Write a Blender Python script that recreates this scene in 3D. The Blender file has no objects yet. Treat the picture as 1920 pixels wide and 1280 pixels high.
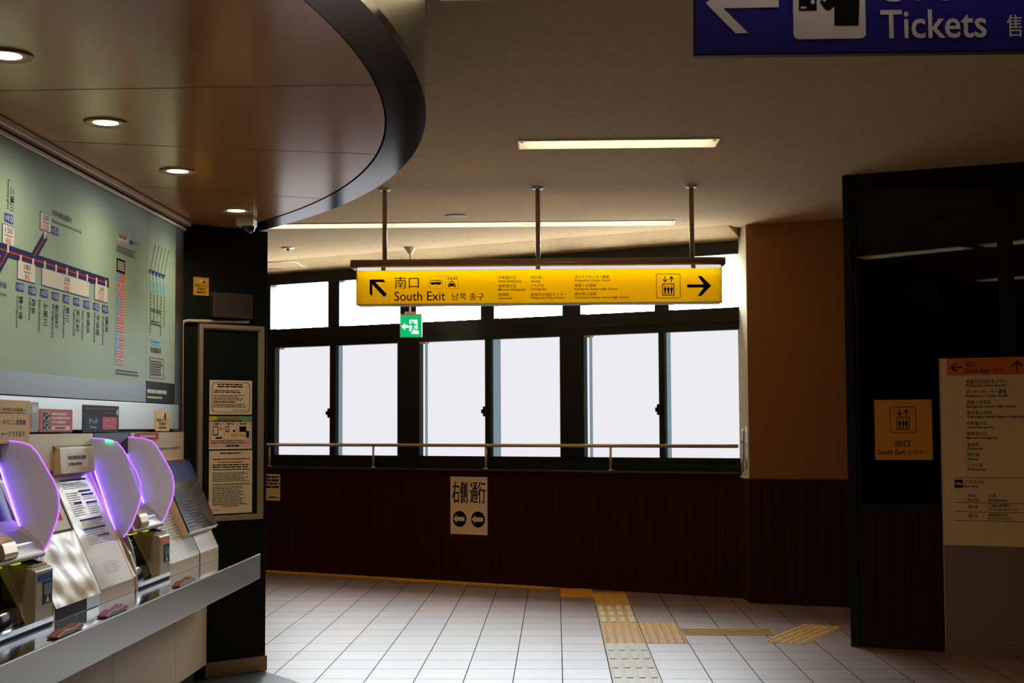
import bpy, bmesh, math, random
from mathutils import Vector as V
random.seed(4)
SC = bpy.context.scene
COL = SC.collection
PI = math.pi

# ------------------------------------------------------------------ camera, world, exposure
FOC, EYE = 2600.0, 1.55
yaw, pitch, roll = math.atan2(82.0, FOC), math.atan2(159.0, FOC), 0.0045
fwd = V((-math.sin(yaw)*math.cos(pitch), math.cos(yaw)*math.cos(pitch), math.sin(pitch)))
rgt = V((math.cos(yaw), math.sin(yaw), 0)); upv = rgt.cross(fwd)
R2 = rgt*math.cos(roll) - upv*math.sin(roll)
U2 = upv*math.cos(roll) + rgt*math.sin(roll)
EYEP = V((0, 0, EYE))
cam = bpy.data.cameras.new('camera')
cam.sensor_width = 36.0; cam.lens = 36.0*FOC/1920.0; cam.clip_start = 0.05
camo = bpy.data.objects.new('camera', cam); COL.objects.link(camo)
from mathutils import Matrix
camo.matrix_world = Matrix(((R2.x, U2.x, -fwd.x, 0), (R2.y, U2.y, -fwd.y, 0), (R2.z, U2.z, -fwd.z, EYE), (0, 0, 0, 1)))
SC.camera = camo
wd = bpy.data.worlds.new('world'); SC.world = wd; wd.use_nodes = True
_w = wd.node_tree; _bg = _w.nodes['Background']
_tc = _w.nodes.new('ShaderNodeTexCoord'); _sp = _w.nodes.new('ShaderNodeSeparateXYZ'); _rp = _w.nodes.new('ShaderNodeValToRGB')
_w.links.new(_tc.outputs['Generated'], _sp.inputs[0]); _w.links.new(_sp.outputs[2], _rp.inputs[0]); _w.links.new(_rp.outputs[0], _bg.inputs[0])
_rp.color_ramp.elements[0].position = 0.0; _rp.color_ramp.elements[0].color = (0.36, 0.365, 0.35, 1)   # ground below the horizon
_rp.color_ramp.elements[1].position = 0.04; _rp.color_ramp.elements[1].color = (0.86, 0.94, 1.0, 1)    # bright overcast sky
_bg.inputs[1].default_value = 58.0
SC.view_settings.view_transform = 'Standard'; SC.view_settings.look = 'None'
SC.view_settings.gamma = 1.0; SC.view_settings.use_curve_mapping = False
SC.view_settings.exposure = 0.0
SC.cycles.use_denoising = True
SC.cycles.sample_clamp_indirect = 6.0

CEIL = 3.33          # ceiling height
SOFF = 2.82          # underside of the round canopy over the ticket machines

# ------------------------------------------------------------------ measuring helpers (a photo point onto a real plane)
def ray(x, y): return fwd + R2*((x-960.0)/FOC) - U2*((y-640.0)/FOC)
def at_z(x, y, z):
    d = ray(x, y); return EYEP + d*((z-EYE)/d.z)
def at_x(x, y, X):
    d = ray(x, y); return EYEP + d*(X/d.x)
def at_y(x, y, Y):
    d = ray(x, y); return EYEP + d*(Y/d.y)

class Fr:
    """a plane: origin, u along it, v up it, n out of it"""
    def __init__(s, o, u, v=(0, 0, 1)):
        s.o = V(o); s.u = V(u).normalized(); s.v = V(v).normalized(); s.n = s.u.cross(s.v).normalized()
    def w(s, a, b, d=0.0): return s.o + s.u*a + s.v*b + s.n*d
    def at(s, x, y, d=0.0):
        r = ray(x, y); o = s.o + s.n*d
        p = EYEP + r*((o-EYEP).dot(s.n)/r.dot(s.n)) - s.o
        return (p.dot(s.u), p.dot(s.v))
    def ux(s, x, y=800, d=0.0): return s.at(x, y, d)[0]

# ------------------------------------------------------------------ materials
def lin(c):
    c = c/255.0
    return c/12.92 if c <= 0.04045 else ((c+0.055)/1.055)**2.4
def L(r, g, b): return (lin(r), lin(g), lin(b), 1)
def pm(name, col, rough=0.5, metal=0.0, spec=0.5, noise=0.0, nscale=8.0, bump=0.0, bscale=60.0, ior=1.5, coat=0.0, stretch=None):
    m = bpy.data.materials.new(name); m.use_nodes = True
    nt = m.node_tree; b = nt.nodes['Principled BSDF']
    b.inputs['Base Color'].default_value = col; b.inputs['Roughness'].default_value = rough
    b.inputs['Metallic'].default_value = metal; b.inputs['Specular IOR Level'].default_value = spec
    b.inputs['IOR'].default_value = ior; b.inputs['Coat Weight'].default_value = coat
    tc = nt.nodes.new('ShaderNodeTexCoord'); mp = nt.nodes.new('ShaderNodeMapping')
    nt.links.new(tc.outputs['Object'], mp.inputs[0])
    if stretch: mp.inputs['Scale'].default_value = stretch
    if noise:
        n = nt.nodes.new('ShaderNodeTexNoise'); n.inputs['Scale'].default_value = nscale; n.inputs['Detail'].default_value = 5
        nt.links.new(mp.outputs[0], n.inputs['Vector'])
        mx = nt.nodes.new('ShaderNodeMix'); mx.data_type = 'RGBA'
        mx.inputs[6].default_value = tuple(min(1, c*(1-noise)) for c in col[:3])+(1,)
        mx.inputs[7].default_value = tuple(min(1, c*(1+noise)) for c in col[:3])+(1,)
        nt.links.new(n.outputs['Fac'], mx.inputs[0]); nt.links.new(mx.outputs[2], b.inputs['Base Color'])
    if bump:
        n = nt.nodes.new('ShaderNodeTexNoise'); n.inputs['Scale'].default_value = bscale; n.inputs['Detail'].default_value = 4
        nt.links.new(mp.outputs[0], n.inputs['Vector'])
        bp = nt.nodes.new('ShaderNodeBump'); bp.inputs['Strength'].default_value = bump; bp.inputs['Distance'].default_value = 0.01
        nt.links.new(n.outputs['Fac'], bp.inputs['Height']); nt.links.new(bp.outputs[0], b.inputs['Normal'])
    return m
def em(name, col, strength):
    m = bpy.data.materials.new(name); m.use_nodes = True
    nt = m.node_tree; nt.nodes.clear()
    e = nt.nodes.new('ShaderNodeEmission'); o = nt.nodes.new('ShaderNodeOutputMaterial')
    e.inputs[0].default_value = col; e.inputs[1].default_value = strength
    nt.links.new(e.outputs[0], o.inputs[0]); return m
def translucent(name, col, tcol, mix=0.6, clear=0.0, gloss=0.04, glow=0.0):
    """lamp-lit plastic sheet: diffuse in front, lets light through from behind"""
    m = bpy.data.materials.new(name); m.use_nodes = True
    nt = m.node_tree; nt.nodes.clear(); N = nt.nodes.new
    o = N('ShaderNodeOutputMaterial'); d = N('ShaderNodeBsdfDiffuse'); t = N('ShaderNodeBsdfTranslucent'); x = N('ShaderNodeMixShader')
    d.inputs[0].default_value = col; t.inputs[0].default_value = tcol; x.inputs[0].default_value = mix
    nt.links.new(d.outputs[0], x.inputs[1]); nt.links.new(t.outputs[0], x.inputs[2]); last = x
    if clear:
        c = N('ShaderNodeBsdfTransparent'); y = N('ShaderNodeMixShader'); y.inputs[0].default_value = clear
        nt.links.new(last.outputs[0], y.inputs[1]); nt.links.new(c.outputs[0], y.inputs[2]); last = y
    if gloss:
        g = N('ShaderNodeBsdfGlossy'); g.inputs['Roughness'].default_value = 0.25; y = N('ShaderNodeMixShader'); y.inputs[0].default_value = gloss
        nt.links.new(last.outputs[0], y.inputs[1]); nt.links.new(g.outputs[0], y.inputs[2]); last = y
    nt.links.new(last.outputs[0], o.inputs[0]); return m
def thin_glass(name, tint):
    m = bpy.data.materials.new(name); m.use_nodes = True
    nt = m.node_tree; nt.nodes.clear(); N = nt.nodes.new
    o = N('ShaderNodeOutputMaterial'); t = N('ShaderNodeBsdfTransparent'); g = N('ShaderNodeBsdfGlossy'); x = N('ShaderNodeMixShader'); f = N('ShaderNodeFresnel')
    t.inputs[0].default_value = tint; g.inputs['Roughness'].default_value = 0.02; f.inputs[0].default_value = 1.55
    ge = N('ShaderNodeNewGeometry'); ma = N('ShaderNodeMath'); ma.operation = 'MULTIPLY_ADD'; ma.inputs[1].default_value = 1/1.55-1.55; ma.inputs[2].default_value = 1.55
    nt.links.new(ge.outputs['Backfacing'], ma.inputs[0]); nt.links.new(ma.outputs[0], f.inputs[0])
    nt.links.new(f.outputs[0], x.inputs[0]); nt.links.new(t.outputs[0], x.inputs[1]); nt.links.new(g.outputs[0], x.inputs[2])
    nt.links.new(x.outputs[0], o.inputs[0]); return m

M = {}
M['ceiling'] = pm('acoustic_ceiling', L(190, 162, 124), 0.95, spec=0.1, noise=0.16, nscale=22, bump=0.6, bscale=110)
M['lit_side'] = pm('bulkhead_paint', L(196, 182, 154), 0.9, spec=0.1)  # paler than the column's beige: window light put into the colour
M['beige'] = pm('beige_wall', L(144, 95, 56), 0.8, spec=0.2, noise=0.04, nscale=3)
M['wood_dark'] = pm('dark_stained_wood', L(51, 20, 13), 0.6, spec=0.12, noise=0.45, nscale=6, stretch=(6, 6, 0.5))
M['black'] = pm('black_painted_metal', L(15, 16, 14), 0.5, spec=0.3)
M['black_gloss'] = pm('glossy_black_metal', L(16, 18, 18), 0.12, spec=0.6)
M['pillar'] = pm('dark_green_black_panel', L(16, 19, 14), 0.6, spec=0.2)
M['soffit'] = pm('bronze_soffit_panel', L(216, 152, 92), 0.16, metal=0.1, spec=0.5, ior=1.8, noise=0.05, nscale=2)
M['fascia_drum'] = pm('satin_bronze_metal', L(92, 88, 72), 0.3, metal=0.8)
M['seam'] = pm('dark_seam', L(24, 18, 14), 0.7)
M['steel'] = pm('brushed_steel', L(178, 178, 174), 0.36, metal=0.9, noise=0.05, nscale=10, stretch=(60, 2, 60))
M['mirror_steel'] = pm('polished_steel', L(190, 196, 200), 0.1, metal=1.0)
M['steel_dark'] = pm('dull_brown_metal', L(186, 156, 122), 0.36, metal=0.45)
M['alu'] = pm('anodised_frame_metal', L(186, 164, 136), 0.35, metal=0.45)
M['speaker_grey'] = pm('grey_speaker_mesh', L(128, 114, 98), 0.8)
M['white'] = pm('white_enamel', L(226, 222, 212), 0.5)
M['cream'] = pm('cream_plastic', L(206, 186, 150), 0.5)
M['machine'] = pm('beige_machine_plastic', L(206, 176, 138), 0.42, spec=0.4)
M['machine2'] = pm('olive_beige_plastic', L(168, 150, 120), 0.4, spec=0.4)
M['wood_light'] = pm('light_oak_laminate', L(232, 196, 148), 0.45, spec=0.3, noise=0.14, nscale=5, stretch=(8, 8, 0.7))
M['paper'] = pm('white_paper', L(222, 214, 200), 0.7, spec=0.2)
M['paper_gloss'] = pm('laminated_paper', L(232, 226, 214), 0.07, ior=1.75)
M['paper_brown'] = pm('kraft_paper', L(214, 184, 138), 0.7, spec=0.08)
M['paper_old'] = pm('aged_paper', L(236, 208, 168), 0.75, spec=0.1)
M['foil'] = pm('crumpled_plastic_cover', L(204, 180, 136), 0.36, spec=0.3, bump=0.35, bscale=7)
M['ink'] = pm('black_ink', L(24, 22, 20), 0.6, spec=0.06)
M['faint_ink'] = pm('faint_grey_ink', L(150, 144, 140), 0.6, spec=0.2)
M['grey_ink'] = pm('grey_ink', L(96, 92, 88), 0.7, spec=0.1)
M['blue_ink'] = pm('blue_ink', L(52, 78, 158), 0.6, spec=0.06)
M['navy'] = pm('navy_ink', L(34, 40, 92), 0.6, spec=0.06)
M['red_ink'] = pm('red_ink', L(186, 62, 40), 0.6, spec=0.06)
M['orange_ink'] = pm('orange_ink', L(226, 120, 60), 0.6, spec=0.2)
M['red_pale'] = pm('pale_red_print', L(204, 84, 84), 0.6, spec=0.1)
M['pink'] = pm('pink_print', L(228, 176, 160), 0.6)
M['cyan'] = pm('cyan_print', L(110, 180, 196), 0.6)
M['pale_blue'] = pm('pale_blue_print', L(132, 156, 206), 0.6)
M['green_ink'] = pm('green_print', L(120, 160, 96), 0.6)
M['yellow_print'] = pm('yellow_print', L(232, 172, 40), 0.5)
M['map'] = pm('pale_green_map_sheet', L(158, 180, 154), 0.55, spec=0.12)
M['map_band'] = pm('slate_blue_band', L(78, 88, 98), 0.45)
M['dark_plate'] = pm('dark_brown_plate', L(58, 46, 38), 0.5)
M['sill'] = pm('grey_sill_metal', L(70, 74, 80), 0.3, metal=0.6)
M['brown_pad'] = pm('brown_rubber', L(124, 68, 28), 0.45)
M['screen_black'] = pm('glossy_black_panel', L(20, 24, 28), 0.12, spec=0.8)
M['led_green'] = em('yellow_green_led', L(222, 240, 20), 0.7)
M['edge_purple'] = em('purple_edge_light', L(150, 80, 255), 3.0)
M['edge_blue'] = em('blue_edge_light', L(96, 56, 255), 22.0)
M['edge_green'] = em('green_status_led', L(30, 255, 120), 14.0)
M['tube'] = em('warm_fluorescent_tube', L(255, 234, 192), 11.0)
M['lamp_face'] = em('downlight_lamp', L(255, 240, 205), 4.0)
M['lamp_cone'] = pm('downlight_reflector', L(250, 238, 200), 0.4)
M['sign_lamp2'] = em('blue_sign_tube', L(250, 240, 245), 6.5)
M['sign_lamp'] = em('cool_sign_tube', L(250, 240, 250), 24.0)
M['sign_gap'] = em('sign_light_diffuser', L(232, 226, 240), 0.9)
M['exit_green'] = em('exit_sign_green', L(10, 190, 105), 1.0)
M['exit_white'] = em('exit_sign_white', L(235, 255, 245), 1.0)
M['yellow_face'] = translucent('yellow_acrylic_face', L(252, 222, 30), L(255, 238, 30), 0.55, gloss=0.03)
M['yellow_board'] = pm('yellow_board', L(222, 146, 20), 0.45)
M['blue_face'] = pm('blue_sign_face', L(38, 30, 140), 0.4)
M['white_face'] = pm('white_sign_vinyl', L(232, 224, 222), 0.5)
M['fin'] = translucent('frosted_acrylic_fin', L(222, 212, 218), L(226, 216, 224), 0.5, clear=0.25, gloss=0.10)
M['tower_glass'] = thin_glass('dark_tinted_glass', (0.25, 0.27, 0.25, 1))
M['pane_low'] = em('frosted_pane_daylight', L(236, 235, 241), 1.0)
M['pane_up'] = thin_glass('clear_window_glass', (0.95, 0.97, 0.97, 1))
M['pane_edge'] = em('frosted_pane_over_stile', L(128, 150, 156), 0.9)
M['orange_board'] = pm('orange_header', L(224, 112, 16), 0.5)
M['kiosk_face'] = pm('cream_sign_face', L(240, 204, 150), 0.5, spec=0.3)
M['kiosk_steel'] = pm('dull_kiosk_steel', L(150, 126, 102), 0.4, metal=0.6)

def floor_material():
    m = bpy.data.materials.new('glazed_floor_tiles'); m.use_nodes = True
    nt = m.node_tree; b = nt.nodes['Principled BSDF']; N = nt.nodes.new; Lk = nt.links.new
    tc = N('ShaderNodeTexCoord'); sp = N('ShaderNodeSeparateXYZ'); Lk(tc.outputs['Object'], sp.inputs[0])
    def math_(op, a, bv=None):
        n = N('ShaderNodeMath'); n.operation = op
        for k, q in enumerate((a, bv)):
            if q is None: continue
            if isinstance(q, (int, float)): n.inputs[k].default_value = q
            else: Lk(q, n.inputs[k])
        return n.outputs[0]
    def cell(sock, off, pitch, joint):
        t = math_('DIVIDE', math_('SUBTRACT', sock, off), pitch)
        fr = math_('FRACT', t); d = math_('ABSOLUTE', math_('SUBTRACT', fr, 0.5))
        return math_('FLOOR', t), math_('GREATER_THAN', d, 0.5-joint/pitch/2)
    cx, jx = cell(sp.outputs[0], 0.029, 0.3022, 0.0058)
    cy, jy = cell(sp.outputs[1], 8.637, 0.3475, 0.011)
    cb = N('ShaderNodeCombineXYZ'); Lk(cx, cb.inputs[0]); Lk(cy, cb.inputs[1])
    wn = N('ShaderNodeTexWhiteNoise'); wn.noise_dimensions = '2D'; Lk(cb.outputs[0], wn.inputs['Vector'])
    ns = N('ShaderNodeTexNoise'); ns.inputs['Scale'].default_value = 5; ns.inputs['Detail'].default_value = 6; Lk(tc.outputs['Object'], ns.inputs['Vector'])
    f = math_('ADD', math_('MULTIPLY', wn.outputs['Value'], 0.75), math_('MULTIPLY', ns.outputs['Fac'], 0.35))
    rp = N('ShaderNodeValToRGB'); Lk(f, rp.inputs[0])
    rp.color_ramp.elements[0].color = L(120, 80, 56); rp.color_ramp.elements[1].color = L(158, 114, 84)
    mx = N('ShaderNodeMix'); mx.data_type = 'RGBA'; mx.inputs[7].default_value = L(34, 28, 24)
    j = math_('MAXIMUM', jx, math_('MULTIPLY', jy, 0.75)); Lk(j, mx.inputs[0]); Lk(rp.outputs[0], mx.inputs[6]); Lk(mx.outputs[2], b.inputs['Base Color'])
    rg = math_('ADD', math_('MULTIPLY', j, 0.3), 0.42); Lk(rg, b.inputs['Roughness'])
    b.inputs['IOR'].default_value = 3.6; Lk(math_('MULTIPLY', math_('SUBTRACT', 1.0, j), 0.65), b.inputs['Specular IOR Level'])
    return m
M['floor'] = floor_material()
M['floor_dark'] = pm('dark_grey_floor_tile', L(92, 100, 104), 0.3, noise=0.12, nscale=5)
M['tactile_y'] = pm('yellow_tactile_tile', L(240, 186, 76), 0.38, noise=0.1, nscale=12, ior=2.1)
M['tactile_o'] = pm('ochre_tactile_strip', L(238, 164, 48), 0.45, noise=0.15, nscale=12)
M['tactile_w'] = pm('pale_tactile_tile', L(232, 222, 196), 0.36, noise=0.06, nscale=12, ior=2.3)
M['tactile_bar'] = pm('cream_tactile_bar', L(244, 232, 198), 0.4, ior=2.0)

# ------------------------------------------------------------------ mesh builder
BASE = {}
class MB:
    def __init__(s): s.v = []; s.f = []; s.m = []; s.smooth = []
    def _add(s, vs, fs, mi=0, sm=False):
        k = len(s.v); s.v += [V(p) for p in vs]; s.f += [tuple(i+k for i in f) for f in fs]; s.m += [mi]*len(fs); s.smooth += [sm]*len(fs)
        return s
    def box(s, fr, u0, u1, v0, v1, d0, d1, mi=0):
        if u0 > u1: u0, u1 = u1, u0
        if v0 > v1: v0, v1 = v1, v0
        if d0 > d1: d0, d1 = d1, d0
        p = [fr.w(a, b, d) for d in (d0, d1) for a, b in ((u0, v0), (u1, v0), (u1, v1), (u0, v1))]
        return s._add(p, [(3, 2, 1, 0), (4, 5, 6, 7), (0, 1, 5, 4), (1, 2, 6, 5), (2, 3, 7, 6), (3, 0, 4, 7)], mi)
    def poly(s, fr, pts, d0, d1, mi=0, sm=False):
        """outline extruded from d0 to d1"""
        if d0 > d1: d0, d1 = d1, d0
        a = sum(pts[i][0]*pts[(i+1) % len(pts)][1]-pts[(i+1) % len(pts)][0]*pts[i][1] for i in range(len(pts)))
        if a < 0: pts = list(reversed(pts))
        n = len(pts)
        p = [fr.w(x, y, d0) for x, y in pts]+[fr.w(x, y, d1) for x, y in pts]
        k = len(s.v)
        s._add(p, [tuple(range(n-1, -1, -1)), tuple(range(n, 2*n))], mi)
        s.f += [(k+i, k+(i+1) % n, k+n+(i+1) % n, k+n+i) for i in range(n)]; s.m += [mi]*n; s.smooth += [sm]*n
        return s
    def px(s, fr, x0, y0, x1, y1, d0, d1, mi=0):
        """box whose face corners are read off the photograph"""
        a, b = fr.at(x0, y0, d1), fr.at(x1, y1, d1)
        return s.box(fr, a[0], b[0], b[1], a[1], d0, d1, mi)
    def ppoly(s, fr, pts, d0, d1, mi=0): return s.poly(fr, [fr.at(x, y, d1) for x, y in pts], d0, d1, mi)
    def ring(s, fr, outer, inner, d0, d1, mi=0):
        n = len(outer)
        p = [fr.w(x, y, d) for d in (d0, d1) for loop in (outer, inner) for x, y in loop]
        f = []
        for i in range(n):
            j = (i+1) % n
            f += [(2*n+i, 2*n+j, 3*n+j, 3*n+i), (j, i, n+i, n+j), (i, j, 2*n+j, 2*n+i), (n+j, n+i, 3*n+i, 3*n+j)]
        return s._add(p, f, mi)
    def tube(s, pts, r, n=12, mi=0, closed=False, caps=True):
        pts = [V(p) for p in pts]; N = len(pts); vs = []; fs = []
        prev = None
        for i, p in enumerate(pts):
            if closed: t = pts[(i+1) % N]-pts[i-1]
            else: t = pts[min(i+1, N-1)]-pts[max(i-1, 0)]
            t.normalize()
            a = prev if prev is not None else (V((0, 0, 1)) if abs(t.z) < 0.9 else V((1, 0, 0)))
            a = (a-t*a.dot(t)).normalized(); prev = a; b = t.cross(a)
            rr = r[i] if isinstance(r, (list, tuple)) else r
            vs += [p+a*(rr*math.cos(2*PI*k/n))+b*(rr*math.sin(2*PI*k/n)) for k in range(n)]
        for i in range(N if closed else N-1):
            j = (i+1) % N
            fs += [(i*n+k, i*n+(k+1) % n, j*n+(k+1) % n, j*n+k) for k in range(n)]
        s._add(vs, fs, mi, True)
        if caps and not closed:
            k0 = len(s.v)-N*n
            s.f += [tuple(k0+k for k in range(n-1, -1, -1)), tuple(k0+(N-1)*n+k for k in range(n))]; s.m += [mi]*2; s.smooth += [False]*2
        return s
    def lathe(s, c, prof, n=28, mi=0):
        """profile of (radius, height) turned about the vertical through c"""
        c = V(c); vs = []; fs = []
        for r, z in prof: vs += [c+V((r*math.cos(2*PI*k/n), r*math.sin(2*PI*k/n), z)) for k in range(n)]
        for i in range(len(prof)-1): fs += [(i*n+k, i*n+(k+1) % n, (i+1)*n+(k+1) % n, (i+1)*n+k) for k in range(n)]
        return s._add(vs, fs, mi, True)
    def text(s, fr, body, a, b, d, mi=0, rot=0, bold=0.0):
        """lettering fitted into the rectangle a=(u,v) top-left .. b=(u,v) bottom-right; rot=90 reads downward"""
        cjk = any(ord(c) > 0x2E00 for c in body)
        if cjk and bold >= 0.01:
            e = bold*abs(b[0]-a[0])/max(len(body), 1) if rot == 0 else bold*abs(b[0]-a[0])
            for k in (-1, -0.5, 0.5, 1): s.text(fr, body, (a[0]+k*e, a[1]), (b[0]+k*e, b[1]), d+0.00002*k, mi, rot, 0.0)
        vs, fs = glyphs(body, 0.0 if cjk else bold)
        xs = [p[0] for p in vs]; ys = [p[1] for p in vs]
        x0, x1, y0, y1 = min(xs), max(xs), min(ys), max(ys)
        U0, U1, V1, V0 = a[0], b[0], a[1], b[1]
        out = []
        for x, y in vs:
            p = (x-x0)/(x1-x0 or 1); q = (y-y0)/(y1-y0 or 1)
            out.append(fr.w(U0+(U1-U0)*p, V0+(V1-V0)*q, d) if rot == 0 else fr.w(U0+(U1-U0)*q, V1-(V1-V0)*p, d))
        if rot: fs = [tuple(reversed(f)) for f in fs] if False else fs
        return s._add(out, fs, mi)
    def ptext(s, fr, body, x0, y0, x1, y1, d, mi=0, rot=0, bold=0.0):
        return s.text(fr, body, fr.at(x0, y0, d), fr.at(x1, y1, d), d, mi, rot, bold)
    def rows(s, fr, u0, u1, v1, v0, n, d, mi=0, fill=0.45, ragged=0.25):
        """lines of print too small to read"""
        u0, u1, v0, v1 = min(u0, u1), max(u0, u1), min(v0, v1), max(v0, v1)
        h = max((v1-v0)/n, 0.0012)
        for i in range(n):
            y = v1-h*(i+1)+h*(1-fill)/2; x = u0; end = u0+(u1-u0)*(1-random.random()*ragged)
            while x < end-0.001:
                w = min(end-x, random.uniform(0.4, 2.2)*h*1.6)
                s.box(fr, x, x+w, y, y+h*fill, d-0.0002, d, mi); x += w+h*0.35
        return s
    def build(s, name, mats, parent=None, bev=0.0, root=None):
        if not isinstance(mats, (list, tuple)): mats = [mats]
        me = bpy.data.meshes.new(name)
        if parent is not None: base = BASE[parent.name]
        else:
            xs = [p.x for p in s.v]; ys = [p.y for p in s.v]; zs = [p.z for p in s.v]
            base = V(((min(xs)+max(xs))/2, (min(ys)+max(ys))/2, min(zs)))
            if root == 0: base = V((0, 0, 0))
        me.from_pydata([p-base for p in s.v], [], s.f)
        for m in mats: me.materials.append(m)
        me.polygons.foreach_set('material_index', s.m); me.polygons.foreach_set('use_smooth', s.smooth)
        me.update()
        o = bpy.data.objects.new(name, me); COL.objects.link(o)
        BASE[o.name] = base
        if parent is not None: o.parent = parent
        else: o.location = base
        if bev:
            b = o.modifiers.new('edge', 'BEVEL'); b.width = bev; b.segments = 2; b.limit_method = 'ANGLE'
        return o

_G = {}
def glyphs(body, bold):
    k = (body, bold)
    if k not in _G:
        c = bpy.data.curves.new('glyphs', 'FONT'); c.body = body; c.size = 1.0; c.offset = bold; c.resolution_u = 3
        o = bpy.data.objects.new('glyphs', c); COL.objects.link(o)
        me = bpy.data.meshes.new_from_object(o.evaluated_get(bpy.context.evaluated_depsgraph_get()))
        _G[k] = ([(v.co.x, v.co.y) for v in me.vertices], [tuple(p.vertices) for p in me.polygons])
        bpy.data.objects.remove(o); bpy.data.curves.remove(c); bpy.data.meshes.remove(me)
    return _G[k]

def tag(o, label=None, cat=None, group=None, kind=None):
    if label: o['label'] = label
    if cat: o['category'] = cat
    if group: o['group'] = group
    if kind: o['kind'] = kind
    return o
def thing(name, label, cat, loc, group=None, kind=None):
    o = bpy.data.objects.new(name, None); COL.objects.link(o); o.location = loc; o.empty_display_size = 0.1
    BASE[o.name] = V(loc)
    return tag(o, label, cat, group, kind)
def struct(o, label, cat): return tag(o, label, cat, kind='structure')
def rrect(u0, u1, v0, v1, r, n=5):
    out = []
    for cx, cy, a in ((u1-r, v1-r, 0), (u0+r, v1-r, 90), (u0+r, v0+r, 180), (u1-r, v0+r, 270)):
        for i in range(n+1):
            t = math.radians(a+90*i/n); out.append((cx+r*math.cos(t), cy+r*math.sin(t)))
    return out
def circ(cx, cy, r, n=24): return [(cx+r*math.cos(2*PI*k/n), cy+r*math.sin(2*PI*k/n)) for k in range(n)]
GX = Fr((0, 0, 0), (1, 0, 0))                 # faces the camera, d = -y
TOPV = Fr((0, 0, 0), (1, 0, 0), (0, 1, 0))    # lies flat, d = z

# pictograms, drawn inside a rectangle of a frame
def elevator_icon(mb, fr, u0, u1, v0, v1, d, mi):
    w, h = u1-u0, v1-v0; t = w*0.022
    X = lambda a: u0+w*a
    Y = lambda b: v0+h*b
    o = rrect(u0, u1, v0, v1, w*0.07); i = rrect(u0+t, u1-t, v0+t, v1-t, w*0.06)
    mb.ring(fr, o, i, d-0.0005, d, mi)
    a = [(X(.25), Y(.11)), (X(.75), Y(.11)), (X(.75), Y(.60)), (X(.25), Y(.60))]
    b = [(X(.285), Y(.145)), (X(.715), Y(.145)), (X(.715), Y(.565)), (X(.285), Y(.565))]
    mb.ring(fr, a, b, d-0.0005, d, mi)
    for k in (.37, .5, .63):
        mb.poly(fr, circ(X(k), Y(.485), w*0.028, 10), d-0.0005, d, mi)
        mb.poly(fr, [(X(k-.05), Y(.44)), (X(k+.05), Y(.44)), (X(k+.05), Y(.32)), (X(k+.03), Y(.30)), (X(k+.025), Y(.17)), (X(k-.025), Y(.17)), (X(k-.03), Y(.30)), (X(k-.05), Y(.32))], d-0.0005, d, mi)
    for k, sg in ((.37, -1), (.63, 1)):
        m_ = .775
        q = lambda dy: Y(m_+sg*dy)
        mb.poly(fr, [(X(k-.02), q(-.12)), (X(k+.02), q(-.12)), (X(k+.02), q(.09)), (X(k-.02), q(.09))], d-0.0005, d, mi)
        mb.poly(fr, [(X(k), q(.13)), (X(k+.11), q(.01)), (X(k+.085), q(-.015)), (X(k), q(.075)), (X(k-.085), q(-.015)), (X(k-.11), q(.01))], d-0.0005, d, mi)
def bus_icon(mb, fr, u0, u1, v0, v1, d, mi, hole=None):
    w, h = u1-u0, v1-v0; b = lambda a, c, e, f: mb.box(fr, u0+w*a, u0+w*c, v0+h*e, v0+h*f, d-0.0005, d, mi)
    b(0, 1, .14, .55); b(0, 1, .88, 1)
    for a, c in ((0, .05), (.2, .24), (.39, .43), (.58, .62), (.77, .81), (.96, 1)): b(a, c, .55, .88)
    for k in (.22, .76): mb.poly(fr, circ(u0+w*k, v0+h*.16, h*.17, 12), d-0.0005, d+0.0002, mi)
def taxi_icon(mb, fr, u0, u1, v0, v1, d, mi, hole=None):
    w, h = u1-u0, v1-v0
    X = lambda a: u0+w*a
    Y = lambda b: v0+h*b
    b = lambda a, c, e, f: mb.box(fr, X(a), X(c), Y(e), Y(f), d-0.0005, d, mi)
    mb.poly(fr, [(X(0), Y(.44)), (X(1), Y(.44)), (X(1), Y(.5)), (X(.84), Y(.6)), (X(.16), Y(.6)), (X(0), Y(.5))], d-0.0005, d, mi)
    b(0, 1, .12, .28); b(0, .09, .28, .44); b(.23, .77, .28, .44); b(.91, 1, .28, .44)
    mb.poly(fr, [(X(.16), Y(.58)), (X(.24), Y(.58)), (X(.33), Y(.82)), (X(.67), Y(.82)), (X(.76), Y(.58)), (X(.84), Y(.58)), (X(.74), Y(.9)), (X(.26), Y(.9))], d-0.0005, d, mi)
    b(.38, .62, .9, 1); b(.06, .22, 0, .14); b(.78, .94, 0, .14)

# ================================================================== THE SETTING
XW = -2.3                                    # wall behind the ticket machines
CC, RC = V((-6.416, 4.998)), 5.922           # centre and radius of the round canopy
def arc(r, a0, a1, n): return [(CC.x+r*math.cos(a0+(a1-a0)*k/n), CC.y+r*math.sin(a0+(a1-a0)*k/n)) for k in range(n+1)]

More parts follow.
